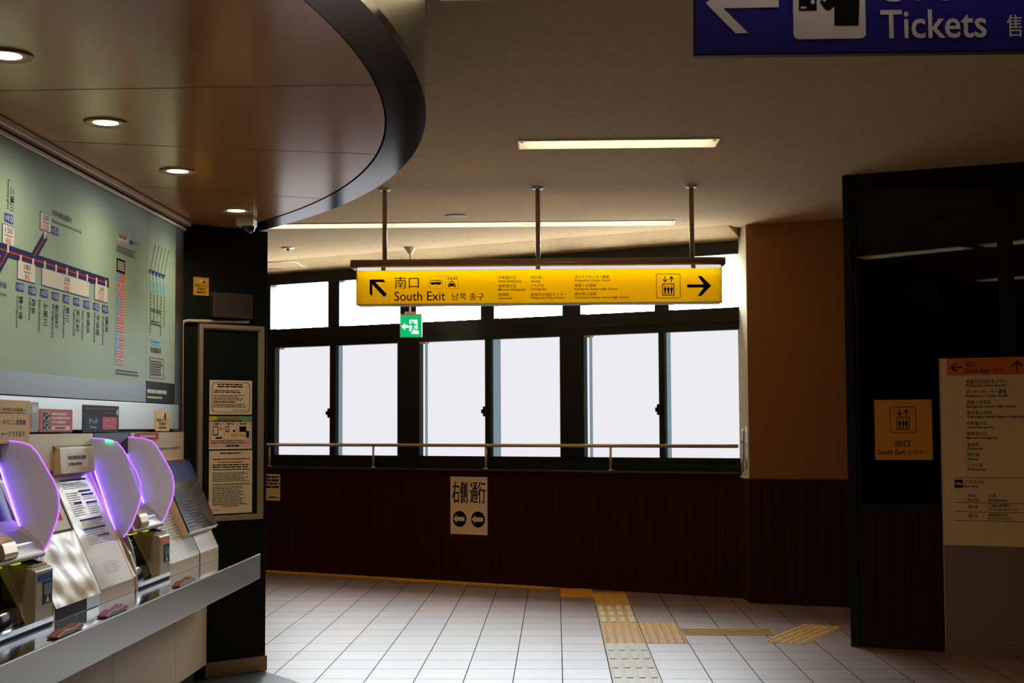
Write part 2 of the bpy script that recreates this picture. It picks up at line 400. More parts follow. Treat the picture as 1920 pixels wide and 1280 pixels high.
mb = MB(); mb.poly(TOPV, [(-7, -9), (9, -9), (9, 12.5), (1.95, 12.5), (1.8, 12.74), (-7, 17.3)], -0.15, 0)
struct(mb.build('floor', M['floor'], root=0), 'brown glazed tile floor of the station concourse', 'floor')
a = math.acos((XW+0.02-CC.x)/(RC+0.05))
mb = MB(); mb.poly(TOPV, arc(RC+0.05, -a, a, 64), 0.0, 0.004)
struct(mb.build('floor_border', M['floor_dark']), 'dark grey floor tiles curving under the ticket counter', 'floor')
LW = 0.24                                    # width of the recessed light troughs
LIGHTS = [(-0.225, 8.683), (-0.205, 12.13), (-1.465, 12.13), (-2.725, 12.13), (-0.47, 5.55), (0.93, 5.55), (-0.7, 2.39), (-1.6, -1.1), (2.4, -1.1), (-1.0, -4.2), (4.6, 2.39)]  # the closing entries are unseen lights added for the hall's ambient light
mb = MB(); y0 = -9.0
for y in sorted({y for _, y in LIGHTS}):
    mb.box(TOPV, -7, 9, y0, y-LW/2, CEIL, CEIL+0.12); x = -7.0
    for xa in sorted(x_ for x_, y_ in LIGHTS if y_ == y): mb.box(TOPV, x, xa, y-LW/2, y+LW/2, CEIL, CEIL+0.12); x = xa+1.25
    mb.box(TOPV, x, 9, y-LW/2, y+LW/2, CEIL, CEIL+0.12); y0 = y+LW/2
mb.poly(TOPV, [(-7, y0), (9, y0), (9, 12.5), (1.95, 12.5), (1.8, 12.74), (-7, 17.3)], CEIL, CEIL+0.12)
struct(mb.build('ceiling', M['ceiling'], root=0), 'textured beige ceiling of the concourse', 'ceiling')

# window wall
FW = Fr((-3.173, 15.14, 0), (1, -0.52, 0))
S0, S1 = -4.4, FW.u.dot(V((1.675, 12.62, 0))-FW.o)
SILL = 1.128
mb = MB()
bw = 0.098; k = S0
while k < S1:
    e = min(k+bw, S1)
    mb.box(FW, k+0.003, e-0.003, 0.09, SILL-0.06, -0.02, 0.0); k = e
mb.box(FW, S0, S1, 0, SILL-0.02, -0.2, -0.008)
mb.box(FW, S0, S1, 0, 0.09, -0.02, 0.004); mb.box(FW, S0, S1, SILL-0.06, SILL-0.018, -0.02, 0.012)
struct(mb.build('wall_window', M['wood_dark'], root=0), 'dark stained grooved wood wainscot below the windows', 'wall')
mb = MB(); mb.box(FW, S0, S1, SILL-0.02, SILL, -0.22, 0.045)
struct(mb.build('trim_1', M['sill'], bev=0.004, root=0), 'grey metal sill along the window wall', 'sill')
FWs = Fr(FW.w(0, 0, 0), -FW.n)              # section across the wall: u away from the room
mb = MB(); mb.poly(FWs, [(-0.34, CEIL), (0.05, 3.222), (0.2, 3.222), (0.2, CEIL)], S0, S1+0.02)
struct(mb.build('trim_2', M['ceiling'], root=0), 'pale strip of wall above the windows', 'wall')
mb = MB(); mb.box(FW, S0, FW.ux(497), SILL, 3.222, -0.2, -0.05)
struct(mb.build('trim_3', M['black'], root=0), 'black frame end at the left of the windows', 'wall')

Z_LB, Z_LT, Z_UB, Z_UT, Z_H = 1.252, 2.42, 2.625, 3.11, 3.222
units = [(497, 764, (515, 616, 627, 745), (507, 614, 635, 750)),
         (764, 1073, (786, 907.5, 918, 1050), (780, 900, 925, 1054)),
         (1073, 1393, (1095, 1234, 1245, 1391), (1088, 1226, 1253, 1391))]
def portal(uc, wd_):
    """daylight portal just outside a clear pane (guides the sampling of the sky, gives no light itself)"""
    l = bpy.data.lights.new('daylight_portal', 'AREA'); l.shape = 'RECTANGLE'; l.size = wd_; l.size_y = Z_UT-Z_UB; l.cycles.is_portal = True
    o = bpy.data.objects.new('daylight_portal', l); COL.objects.link(o); x, y, z = FW.u, V((0, 0, 1)), -FW.n
    z = -FW.n; x = y.cross(z)
    o.matrix_world = Matrix(((x.x, y.x, z.x, 0), (x.y, y.y, z.y, 0), (x.z, y.z, z.z, 0), (0, 0, 0, 1))); o.location = FW.w(uc, (Z_UB+Z_UT)/2, -0.13)
for i, (x0, x1, lo, up) in enumerate(units):
    u0, u1 = FW.ux(x0), min(FW.ux(x1), S1)
    lo = [min(FW.ux(x, 750), S1-0.005) for x in lo]; up = [min(FW.ux(x, 560), S1-0.005) for x in up]
    w = thing('window_%d' % (i+1), 'black framed %s window with two frosted sliding panes and two clear panes above' % ['left', 'middle', 'right'][i], 'window', FW.w((u0+u1)/2, SILL, 0), kind='structure')
    mb = MB(); f0, f1 = -0.12, 0.0
    mb.box(FW, u0, u1, SILL, Z_LB-0.05, f0, f1); mb.box(FW, u0, u1, Z_LB-0.05, Z_LB, f0, f1-0.02)
    mb.box(FW, u0, u1, Z_LT, Z_UB, f0, f1); mb.box(FW, u0, u1, Z_LT+0.07, Z_LT+0.082, f1, f1+0.006)
    mb.box(FW, u0, u1, Z_UT, Z_H, f0, f1)
    mb.box(FW, u0, lo[0], Z_LB, Z_LT, f0, f1); mb.box(FW, lo[3], u1, Z_LB, Z_LT, f0, f1)
    mb.box(FW, u0, up[0], Z_UB, Z_UT, f0, f1); mb.box(FW, up[1], up[2], Z_UB, Z_UT, f0, f1-0.01); mb.box(FW, up[3], u1, Z_UB, Z_UT, f0, f1)
    mb.build('window_frame', M['black'], w)
    mb = MB(); mb.box(FW, lo[1], lo[2], Z_LB, Z_LT, -0.11, -0.02); mb.build('meeting_stile', M['black'], w)
    la = MB(); la.poly(FW, rrect(lo[1]-0.014, lo[1]+0.02, 1.65, 1.75, 0.008), -0.02, 0.004); la.box(FW, lo[1]-0.024, lo[1]-0.008, 1.68, 1.72, -0.012, 0.02)
    la.build('window_latch', M['black'], w, bev=0.003)
    for a_, b_ in ((lo[0], lo[1]), (lo[2], lo[3])):
        p = MB(); p.box(FW, a_, b_, Z_LB, Z_LT, -0.085, -0.078); p.build('frosted_pane', M['pane_low'], w)
    for a_, b_ in ((up[0], up[1]), (up[2], up[3])):
        p = MB(); p.box(FW, a_, b_, Z_UB, Z_UT, -0.085, -0.078); p.build('upper_pane', M['pane_up'], w)
        portal((a_+b_)/2, b_-a_)
    p = MB()
    if i: p.box(FW, lo[0]+0.024, lo[0]+0.055, Z_LB, Z_LT, -0.078, -0.074)
    p.box(FW, lo[2], lo[2]+[0.05, 0.085, 0.04][i], Z_LB, Z_LT, -0.078, -0.074)
    tag(p.build('pane_edge_strip', M['pane_edge'], w), 'grey strip along the edge of the frosted pane')
    p = MB(); p.box(FW, lo[0]+0.005, lo[0]+0.075, Z_LT-0.018, Z_LT, -0.07, 0.004); p.build('window_stop', M['alu'], w)

# beige column right of the windows
FC = Fr((1.70, 12.30, 0), (0.936, -0.353, 0))
FJ = Fr((1.67, 12.68, 0), (0.03, -0.38, 0))          # its lit side, facing the windows
jl = 0.381
HW = 1.08
foot = [(1.70, 12.30), (3.3, 11.697), (3.6, 12.4), (1.67, 12.68)]
mb = MB(); mb.poly(TOPV, foot, HW, CEIL)
struct(mb.build('column', M['beige'], root=0), 'beige painted column beside the right window', 'column')
mb = MB(); mb.poly(TOPV, [(1.706, 12.31), (3.3, 11.705), (3.58, 12.39), (1.68, 12.67)], 0, HW)
k = 0.0
while k < 1.6: mb.box(FC, k+0.003, k+0.095, 0.09, HW-0.03, -0.01, 0.006); k += 0.098
for k in range(4): mb.box(FJ, k*0.095+0.003, (k+1)*0.095-0.003, 0.09, HW-0.03, -0.01, 0.006)
mb.box(FC, -0.01, 1.7, 0, 0.09, -0.01, 0.012); mb.box(FJ, 0, jl, 0, 0.09, -0.01, 0.012)
mb.box(FC, -0.01, 1.7, HW-0.03, HW, -0.01, 0.016); mb.box(FJ, 0, jl+0.01, HW-0.03, HW, -0.01, 0.016)
struct(mb.build('column_wainscot', M['wood_dark'], root=0), 'dark grooved wood wainscot around the foot of the beige column', 'column')

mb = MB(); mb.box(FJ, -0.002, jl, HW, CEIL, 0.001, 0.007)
struct(mb.build('column_side', M['lit_side'], root=0), 'column side facing the windows, with the window light put into a paler colour', 'column')

# glazed lift enclosure at the right
FT = Fr((2.055, 9.90, 0), (0.929, -0.370, 0))
tu = FT.ux(1611); tm0, tm1 = FT.ux(1873, 600), FT.ux(1902, 600); TL = 5.2
GB, GT = FT.at(1700, 945)[1], CEIL-0.10
g = thing('wall_right', 'black framed dark glass wall of the lift enclosure with wood panel below', 'wall', FT.w(TL/2, 0, 0), kind='structure')
mb = MB()
mb.box(FT, 0, tu-0.03, 0, CEIL, -0.16, 0.0); mb.box(FT, tu-0.03, tu, 0.0, CEIL, -0.12, -0.02)
mb.box(FT, tu, TL, GT, CEIL, -0.12, 0.0)
mb.box(FT, tm0, tm1, GB, GT, -0.12, 0.0)
mb.box(FT, tu, TL, GB-0.045, GB, -0.12, 0.012)
mb.box(FT, 0, 0.16, 0, CEIL, -2.0, -0.16); mb.box(FT, TL-0.1, TL, 0, CEIL, -0.16, 0)
mb.build('wall_frame', M['black'], g)
mb = MB(); mb.box(FT, tu, TL, 0, GB-0.045, -0.1, -0.02)
k = tu
while k < 2.6: mb.box(FT, k+0.003, k+0.095, 0.08, GB-0.07, -0.03, -0.012); k += 0.098
mb.box(FT, tu, TL, 0, 0.08, -0.03, -0.006); mb.box(FT, tu, TL, GB-0.07, GB-0.045, -0.03, -0.004)
mb.build('wood_panel', M['wood_dark'], g)
for a_, b_ in ((tu, tm0), (tm1, TL-0.1)):
    mb = MB(); mb.box(FT, a_, b_, GB, GT, -0.055, -0.045); mb.build('glass_pane', M['tower_glass'], g)
mb = MB(); mb.box(FT, tu+0.018, tu+0.026, 1.6, 3.0, -0.10, -0.09); mb.build('glazing_bead', M['alu'], g)
mb = MB(); mb.box(FT, 0.1, TL, 0, CEIL, -2.05, -2.0); mb.box(FT, TL, TL+0.05, 0, CEIL, -2.0, 0)
struct(mb.build('wall_lift_shaft', M['black'], root=0), 'dark wall inside the glazed enclosure', 'wall')

# ticket wall, its end pillar and the round canopy
mb = MB(); mb.box(TOPV, XW-0.3, XW-0.0015, -9, 8.47, 0, CEIL)
struct(mb.build('wall_left', M['pillar'], root=0), 'dark wall behind the ticket machines', 'wall')
FP = Fr((-1.865, 8.903, 0), (0.733, 0.68, 0))
mb = MB(); mb.box(FP, -0.62, 0.0, 0, SOFF, -0.3, 0); mb.box(FP, -0.62, -0.1, SOFF, CEIL, -0.3, -0.02)
struct(mb.build('pillar', M['pillar'], bev=0.004, root=0), 'near black end pillar of the ticket counter', 'pillar')
mb = MB(); mb.box(FP, -0.43, 0.002, 0.004, 0.098, 0.0, 0.008); mb.box(FP, 0.0, 0.008, 0.004, 0.098, -0.3, 0.008)
struct(mb.build('baseboard_pillar', M['steel_dark'], root=0), 'dull metal skirting round the foot of the dark pillar', 'baseboard')
cz = thing('ceiling_canopy', 'round bronze canopy with a black rim hanging over the ticket machines', 'ceiling', (CC.x+RC-0.6, CC.y, SOFF), kind='structure')
xa = XW+0.0
def seg(r, n=72):
    a = math.acos((xa-CC.x)/r); return arc(r, -a, a, n)
mb = MB(); mb.poly(TOPV, seg(5.752), SOFF, SOFF+0.03)
mb.build('canopy_panel', M['soffit'], cz)
o1, i1 = seg(RC), seg(5.76)
mb = MB(); n = len(o1); vs = [V((x, y, z)) for z in (SOFF-0.004, SOFF+0.03) for lp in (o1, i1) for x, y in lp]; fs = []
for k in range(n-1): fs += [(k+1, k, n+k, n+k+1), (2*n+k, 2*n+k+1, 3*n+k+1, 3*n+k), (k, k+1, 2*n+k+1, 2*n+k), (n+k+1, n+k, 3*n+k, 3*n+k+1)]
mb._add(vs, fs, 0, False); mb.build('canopy_rim', M['black_gloss'], cz)
mb = MB(); o2, i2 = seg(RC-0.004), seg(RC-0.03); n = len(o2)
vs = [V((x, y, z)) for z in (SOFF+0.03, CEIL) for lp in (o2, i2) for x, y in lp]; fs = []
for k in range(n-1): fs += [(k, k+1, 2*n+k+1, 2*n+k), (n+k+1, n+k, 3*n+k, 3*n+k+1)]
mb._add(vs, fs, 0, True); mb.build('canopy_drum', M['fascia_drum'], cz)
mb = MB()
for p, q in (((0, 170), (745, 158)), ((75, 264), (770, 292)), ((350, 355), (665, 377))):
    A, B = at_z(*p, SOFF), at_z(*q, SOFF); d = (A-B).normalized(); A = B+d*((XW+0.02-B.x)/d.x); B = B-d*0.02
    s_ = V((-d.y, d.x, 0))*0.003
    mb._add([A+s_+V((0, 0, -0.0007)), B+s_+V((0, 0, -0.0007)), B-s_+V((0, 0, -0.0007)), A-s_+V((0, 0, -0.0007))], [(0, 1, 2, 3)], 0)
    E_ = B-d*0.16; Z_ = V((0, 0, -0.0047)); mb._add([B+s_*.6+Z_, E_+s_*.6+Z_, E_-s_*.6+Z_, B-s_*.6+Z_], [(0, 1, 2, 3)], 0)
mb.build('panel_seam', M['seam'], cz)

# the unseen rest of the hall, closing the room
mb = MB(); mb.box(TOPV, -7, 9, -9.2, -9, 0, CEIL)
struct(mb.build('wall_back', M['beige'], root=0), 'plain beige wall behind the viewer', 'wall')
mb = MB(); mb.box(TOPV, 8.8, 9, -9, 12.5, 0, CEIL)
struct(mb.build('wall_far_right', M['beige'], root=0), 'plain beige wall at the far right of the hall', 'wall')
mb = MB(); mb.box(TOPV, -7, -6.8, -9, 17, 0, CEIL)
struct(mb.build('wall_far_left', M['beige'], root=0), 'plain wall closing the passage behind the pillar', 'wall')

mb = MB(); mb.box(TOPV, 3.15, 9, 12.2, 12.5, 0, CEIL)
struct(mb.build('wall_back_right', M['beige'], root=0), 'plain wall behind the lift enclosure', 'wall')
# tactile paving set in the floor
def ground(x, y): p = at_z(x, y, 0); return p.x, p.y
TX, TY, PX, PY = 0.029, 8.637, 0.3022, 0.3475
tx = lambda k: TX+PX*k
ty = lambda k: TY+PY*k
TG = 'tactile paving in the tiled floor'
def dots(mb, fr, u0, u1, v0, v1, nu, nv, z, mi):
    for i in range(nu):
        for j in range(nv):
            c = fr.w(u0+(u1-u0)*(i+.5)/nu, v0+(v1-v0)*(j+.5)/nv, z)
            mb.lathe(c, [(0.016, 0), (0.013, 0.004), (0.006, 0.005), (0.0005, 0.005)], 8, mi)
row_dot = round((ground(1150, 1205.5)[1]-TY)/PY)
yd0 = ty(row_dot); yd1 = yd0+3*PY
c0 = round((ground(1133, 1205)[0]-TX)/PX)
for k, (u0, lab) in enumerate(((tx(c0), 'pale yellow dotted tactile block at the crossing of the tactile paths'), (tx(c0+1), 'pale yellow dotted tactile block right of the crossing'))):
    mb = MB(); mb.box(TOPV, u0+.003, u0+PX-.003, yd0+.002, yd1-.002, 0, 0.002); dots(mb, TOPV, u0, u0+PX, yd0, yd1, 5, 15, 0.002, 0)
    tag(mb.build('tactile_block', M['tactile_y']), lab, 'tactile paving', TG)
def guide(y0, n, lab, base, bar):
    mb = MB(); u0 = tx(c0)
    mb.box(TOPV, u0+.003, u0+PX-.003, y0, y0+n*PY, 0, 0.002)
    for j in range(n):
        for i in range(4):
            c = u0+PX*(i+.5)/4; q = 0.016
            mb.poly(TOPV, rrect(c-q-.004, c+q+.004, y0+j*PY+.022, y0+(j+1)*PY-.022, 0.012, 3), 0.002, 0.007, 1)
    tag(mb.build('tactile_strip', [base, bar]), lab, 'tactile paving', TG)
guide(yd0-9*PY, 9, 'cream barred tactile strip running towards the viewer', M['tactile_w'], M['tactile_bar'])
guide(yd1, 3, 'short cream barred tactile strip beyond the dotted block', M['tactile_y'], M['tactile_bar'])
y2 = yd1+3*PY
mb = MB(); mb.box(TOPV, tx(c0), tx(c0+1), y2, y2+2.2*PY, 0, 0.002)
for i in range(4): c = tx(c0)+PX*(i+.5)/4; mb.box(TOPV, c-.018, c+.018, y2+.02, y2+2.15*PY, 0.002, 0.006)
tag(mb.build('tactile_strip', M['tactile_y']), 'yellow barred tactile strip between cream strip and wall block', 'tactile paving', TG)
mb = MB(); ya = ground(1100, 1119.5)[1]
for c in (c0-1, c0):
    yy = ya if c < c0 else y2+2.2*PY
    yw = FW.w(FW.ux(1045+60*(c-c0+1), 1100), 0).y-0.12
    mb.box(TOPV, tx(c), tx(c+1), yy, yw-0.16*(c-c0+1), 0, 0.002)
    for i in range(5): q = tx(c)+PX*(i+.5)/5; mb.box(TOPV, q-.012, q+.012, yy+.02, yw-0.16*(c-c0+1)-.02, 0.002, 0.006)
tag(mb.build('tactile_block', M['tactile_o']), 'ochre ribbed tactile block against the window wall', 'tactile paving', TG)
mb = MB(); sR = FW.ux(1049, 1100); mb.box(FW, -2.6, sR, 0, 0.003, 0.012, 0.19)
tag(mb.build('tactile_strip', M['tactile_o']), 'ochre strip running along the foot of the window wall', 'tactile paving', TG)
A = ground(1280, 1191); B = ground(1280, 1178)
mb = MB(); xr = ground(1447, 1185)[0]
for i in range(4):
    q = A[1]+(B[1]-A[1])*(i+.5)/4; mb.box(TOPV, tx(c0+2)+.01, xr, q-.022, q+.022, 0, 0.006)
tag(mb.build('tactile_strip', M['tactile_y']), 'four yellow guide bars running right from the dotted block', 'tactile paving', TG)
P4 = [ground(*p) for p in ((1428, 1202), (1508, 1208), (1549, 1172), (1483, 1168))]
oo = V((P4[0][0], P4[0][1], 0)); uu = V((P4[1][0]-P4[0][0], P4[1][1]-P4[0][1], 0)); vv = V((P4[3][0]-P4[0][0], P4[3][1]-P4[0][1], 0))
FD = Fr(oo, uu, uu.cross(vv).normalized().cross(uu.normalized()))
mb = MB(); mb.box(FD, 0, uu.length, 0, vv.length, 0, 0.002); dots(mb, FD, 0, uu.length, 0, vv.length, 5, 15, 0.002, 0)
tag(mb.build('tactile_block', M['tactile_y']), 'turned yellow dotted tactile block by the glass enclosure', 'tactile paving', TG)

# ================================================================== LAMPS
def fluorescent(x0, y, lab, group):
    t = thing('fluorescent_light', lab, 'ceiling light', (x0+0.625, y, CEIL), group)
    F = Fr((x0, y, CEIL), (1, 0, 0), (0, 1, 0)); l = 1.25; h = LW/2; R4 = lambda a, b, c, d: [(a, c), (b, c), (b, d), (a, d)]
    mb = MB(); mb.ring(F, R4(-0.004, l+0.004, -h-0.012, h+0.012), R4(0.004, l-0.004, -h+0.004, h-0.004), -0.006, 0.0)
    mb.build('fixture_frame', M['white'], t)
    mb = MB(); mb.box(F, 0.001, l-0.001, -h+0.001, h-0.001, 0.085, 0.09)
    mb.box(F, 0.001, l-0.001, -h+0.001, -h+0.004, 0, 0.09); mb.box(F, 0.001, l-0.001, h-0.004, h-0.001, 0, 0.09); mb.box(F, 0.001, 0.004, -h, h, 0, 0.09); mb.box(F, l-0.004, l-0.001, -h, h, 0, 0.09)
    mb.build('fixture_trough', M['white'], t)
    mb = MB(); mb.tube([F.w(0.03, 0.0, 0.035), F.w(l-0.03, 0.0, 0.035)], 0.015, 10); mb.build('fluorescent_tube', M['tube'], t)
    for a in (0.008, l-0.03):
        mb = MB(); mb.box(F, a, a+0.022, -0.022, 0.022, 0.012, 0.085); mb.build('tube_holder', M['white'], t)
    return t
FG = 'fluorescent ceiling lights'
for (x0, y), lab in zip(LIGHTS, ('single fluorescent ceiling light nearest above the hanging yellow sign', 'right light of the row of three behind the sign posts', 'middle light of the row of three behind the sign posts',
        'left light of the row of three, partly behind the black pillar', 'fluorescent light mirrored as long line in the dark glass', 'fluorescent light mirrored right of the mullion in the dark glass',
        'ceiling light overhead in front of the canopy', 'ceiling light behind the viewer, near the ticket wall', 'unseen ceiling light added for ambient light behind the viewer, to the right', 'unseen ceiling light added for ambient light at the back of the hall', 'unseen ceiling light added for ambient light over the right of the hall')):
    fluorescent(x0, y, lab, FG)

for i, (px_, py_) in enumerate(((18, 103), (196, 229), (333, 320), (443, 394))):
    p = at_z(px_, py_, SOFF); c = V((-1.865, p.y, SOFF))
    t = thing('downlight', ['round downlight cut by the left edge, nearest in the canopy', 'second round downlight from the viewer in the bronze canopy', 'third round downlight from the viewer in the bronze canopy', 'farthest round downlight, just before the security camera'][i], 'downlight', c, 'downlights in the round canopy')
    mb = MB(); mb.lathe(c, [(0.070, -0.001), (0.088, -0.002), (0.090, -0.006), (0.084, -0.009), (0.068, -0.006), (0.070, -0.001)], 32); mb.build('trim_ring', M['steel_dark'], t)
    mb = MB(); mb.lathe(c, [(0.069, -0.005), (0.036, -0.0015)], 32); mb.build('reflector', M['lamp_cone'], t)
    mb = MB(); mb.lathe(c, [(0.0005, -0.0025), (0.068, -0.0035)], 32); mb.build('lamp', M['lamp_face'], t)
    sd = bpy.data.lights.new('downlight_beam', 'SPOT'); sd.energy = 30; sd.spot_size = math.radians(168); sd.spot_blend = 1.0; sd.shadow_soft_size = 0.06; sd.color = (1, 0.9, 0.7)
    so = bpy.data.objects.new('downlight_beam', sd); COL.objects.link(so); so.location = c+V((0, 0, -0.02))

# ================================================================== HANGING SIGNS
# yellow exit sign
YS = 10.20
FS = Fr((0, YS, 0), (1, 0, 0))
def zz(ox, oy, sc): return lambda x, y: (ox+x/sc, oy+y/sc)
zA, zB = zz(640, 470, 5.053), zz(1000, 470, 5.053)
def face_text(mb, fr, z, s, x0, y0, x1, y1, d, mi=0, bold=0.0):
    a, b = z(x0, y0), z(x1, y1); mb.ptext(fr, s, a[0], a[1], b[0], b[1], d, mi, 0, bold)
sg = thing('hanging_sign', 'long yellow South Exit sign hanging from three posts', 'sign', (-0.125, YS+0.07, 2.457))
ul, ur, vb, vt = -1.471, 1.221, 2.457, 2.708
mb = MB(); mb.box(FS, ul, ur, vb, vt, -0.006, 0.0); mb.build('sign_face', M['yellow_face'], sg)
mb = MB(); mb.box(FS, ul, ur, vb, vt, -0.166, -0.160); mb.build('rear_face', M['yellow_face'], sg)
mb = MB(); mb.box(FS, ul-0.006, ul, vb-0.004, vt+0.02, -0.168, 0.002); mb.box(FS, ur, ur+0.006, vb-0.004, vt+0.02, -0.168, 0.002); mb.box(FS, ul, ur, vb-0.006, vb, -0.168, 0.002)
mb.build('sign_casing', M['white'], sg)
mb = MB()
FE = Fr((ul-0.045, YS, 0), (0, 1, 0))       # section of the top tube: u = +y, v = z, d = +x
pts = [(-0.032, 2.731), (-0.040, 2.745), (-0.036, 2.768), (-0.018, 2.786), (0.01, 2.790), (0.16, 2.790), (0.186, 2.784), (0.204, 2.766), (0.206, 2.745), (0.198, 2.731)]
mb.poly(FE, pts, 0, ur-ul+0.076, 0, True); mb.build('top_housing', M['steel_dark'], sg)
mb = MB(); mb.box(FS, ul+0.002, ur-0.002, vt, 2.731, -0.158, -0.008); mb.build('light_diffuser', M['sign_gap'], sg)
mb = MB(); mb.tube([(ul+0.02, YS+0.06, 2.700), (ur-0.02, YS+0.06, 2.700)], 0.012, 8); mb.build('sign_tube', M['sign_lamp'], sg)
for X in (-1.274, -0.127, 1.017):
    mb = MB(); mb.tube([(X, YS+0.08, 2.788), (X, YS+0.08, CEIL-0.004)], 0.0175, 16); po = mb.build('hanging_post', M['alu'], sg)
    mb = MB(); mb.lathe((X, YS+0.08, CEIL), [(0.018, -0.012), (0.042, -0.010), (0.044, -0.001)], 24); mb.build('ceiling_flange', M['white'], po)
    mb = MB(); mb.box(FS, X-0.016, X+0.016, 2.706, 2.733, -0.02, 0.003); mb.build('clip', M['white'], sg)
mb = MB(); d = 0.0012
def pz(z, pts): return [z(*p) for p in pts]
mb.ppoly(FS, pz(zA, [(268, 272), (397, 272), (420, 297), (322, 297), (432, 412), (405, 438), (293, 318), (293, 430), (268, 408)]), 0.0, d); mb.build('arrow', M['ink'], sg)
mb = MB()
face_text(mb, FS, zA, '南口', 505, 246, 735, 357, d, 0, 0.008)
face_text(mb, FS, zA, 'South Exit', 503, 387, 985, 471, d, 0, 0.006)
face_text(mb, FS, zA, '남쪽 출구', 1050, 402, 1350, 467, d, 0, 0.012)
face_text(mb, FS, zA, 'TAXI', 1000, 250, 1096, 275, d, 0, 0.02)
for s, x0, y0, x1, y1 in (('中希望が丘', 1490, 238, 1657, 268), ('Naka-kibōgaoka', 1488, 276, 1708, 303), ('南希望が丘', 1490, 317, 1657, 348), ('Minami-kibōgaoka', 1488, 355, 1745, 382), ('善部町', 1492, 400, 1592, 430), ('Zenbuchō', 1488, 436, 1617, 460),
                          ('阿久和', 1797, 236, 1897, 266), ('Akuwa', 1795, 276, 1885, 299)):
    face_text(mb, FS, zA, s, x0, y0, x1, y1, d, 0, 0.014)
for s, x0, y0, x1, y1 in (('さちが丘', -24, 314, 100, 343), ('Sachigaoka', -24, 350, 126, 378), ('希望が丘地区センター', -24, 398, 314, 428), ('Kibōgaoka Chiku-Center', -26, 432, 303, 460),
                          ('ポリテクセンター関東', 392, 232, 718, 262), ('Polytechnic Center Kantō', 390, 270, 728, 294), ('希望ヶ丘高校', 392, 312, 595, 343), ('Kibōgaoka Senior High School', 390, 350, 796, 377), ('横浜隼人高校', 392, 392, 600, 424), ('Yokohama Hayato Senior High School', 390, 430, 900, 457)):
    face_text(mb, FS, zB, s, x0, y0, x1, y1, d, 0, 0.014)
mb.build('sign_lettering', M['ink'], sg)
mb = MB(); mb.ppoly(FS, pz(zB, [(1457, 318), (1615, 318), (1558, 238), (1592, 238), (1684, 331), (1592, 428), (1558, 428), (1615, 348), (1457, 348)]), 0, d); mb.build('arrow', M['ink'], sg)
mb = MB()
a, b = FS.at(*zB(1163, 218)), FS.at(*zB(1395, 449)); elevator_icon(mb, FS, a[0], b[0], b[1], a[1], d, 0)
tag(mb.build('pictogram', M['ink'], sg), 'lift pictogram')
for x0, y0, x1, y1, k in ((836, 239, 958, 359, 0), (985, 238, 1108, 358, 1)):
    mb = MB(); a, b = FS.at(*zA(x0, y0)), FS.at(*zA(x1, y1))
    mb.ring(FS, rrect(a[0], b[0], b[1], a[1], 0.006), rrect(a[0]+.0016, b[0]-.0016, b[1]+.0016, a[1]-.0016, 0.005), d-0.0005, d)
    a, b = (FS.at(*zA(846, 278)), FS.at(*zA(946, 324))) if k == 0 else (FS.at(*zA(1010, 285)), FS.at(*zA(1084, 344)))
    (bus_icon, taxi_icon)[k](mb, FS, a[0], b[0], b[1], a[1], d, 0, 1)
    tag(mb.build('pictogram', [M['ink'], M['yellow_face']], sg), ('bus pictogram', 'taxi pictogram')[k])

# blue tickets sign, cut by the top right of the photo
YT = 3.21
FB = Fr((0, YT, 0), (1, 0, 0))
a = FB.at(1304, 101); bl, bb = a[0], a[1]; bt = bb+0.27; br_ = bl+1.75
tk = thing('hanging_sign', 'blue illuminated Tickets sign overhead, closest to the viewer', 'sign', ((bl+br_)/2, YT+0.07, bb))
mb = MB(); mb.box(FB, bl, br_, bb, bt, -0.006, 0.0); mb.build('sign_face', M['blue_face'], tk)
mb = MB(); mb.box(FB, bl-0.004, bl, bb-0.004, bt, -0.022, 0.002); mb.box(FB, br_, br_+0.004, bb-0.004, bt, -0.022, 0.002); mb.box(FB, bl, br_, bb-0.005, bb, -0.022, 0.002); mb.box(FB, bl, br_, bb, bt, -0.024, -0.02)
mb.build('sign_casing', M['black'], tk)
mb = MB(); mb.box(FB, bl-0.03, br_+.03, bt+0.055, bt+0.10, -0.10, 0.08); mb.build('top_housing', M['steel_dark'], tk)
mb = MB(); mb.tube([(bl+0.02, YT-0.05, bt+0.04), (br_-0.02, YT-0.05, bt+0.04)], 0.012, 8); mb.build('sign_tube', M['sign_lamp2'], tk)
for q in (0.35, 1.4):
    mb = MB(); mb.tube([(bl+q, YT+0.01, bt+0.098), (bl+q, YT+0.01, CEIL)], 0.0175, 16); mb.build('hanging_post', M['alu'], tk)
zT = zz(1280, 0, 3.0)
mb = MB(); d = 0.0015
wx = lambda x, y: FB.at(*zT(x, y))
mb.poly(FB, [wx(*p) for p in ((128, 18), (230, -62), (300, -62), (235, -2), (540, -2), (540, 42), (228, 47), (368, 187), (298, 189))], 0, d, 0); mb.build('arrow', M['white_face'], tk)
mb = MB()
a, b = wx(617, -200), wx(1031, 216)
mb.poly(FB, rrect(a[0], b[0], b[1], a[1], 0.012), 0, d*0.6, 0)
mb.poly(FB, [wx(*p) for p in ((653, -120), (753, -120), (753, 60), (653, 60))], 0, d, 1)
mb.poly(FB, [wx(*p) for p in ((663, 38), (695, 38), (695, 50), (663, 50))], 0, d*1.3, 0)
c_ = wx(731, 12); mb.poly(FB, circ(c_[0], c_[1], 0.005), 0, d*1.3, 0)
mb.poly(FB, [wx(*p) for p in ((853, 144), (988, 144), (994, 0), (985, -60), (930, -80), (870, -70), (800, 12), (790, 8), (783, -6), (770, 14), (806, 56), (826, 60), (853, 34))], 0, d, 1)
c_ = wx(925, -125); mb.poly(FB, circ(c_[0], c_[1], 0.018), 0, d, 1)
mb.build('pictogram', [M['white_face'], M['ink']], tk); mb = MB()
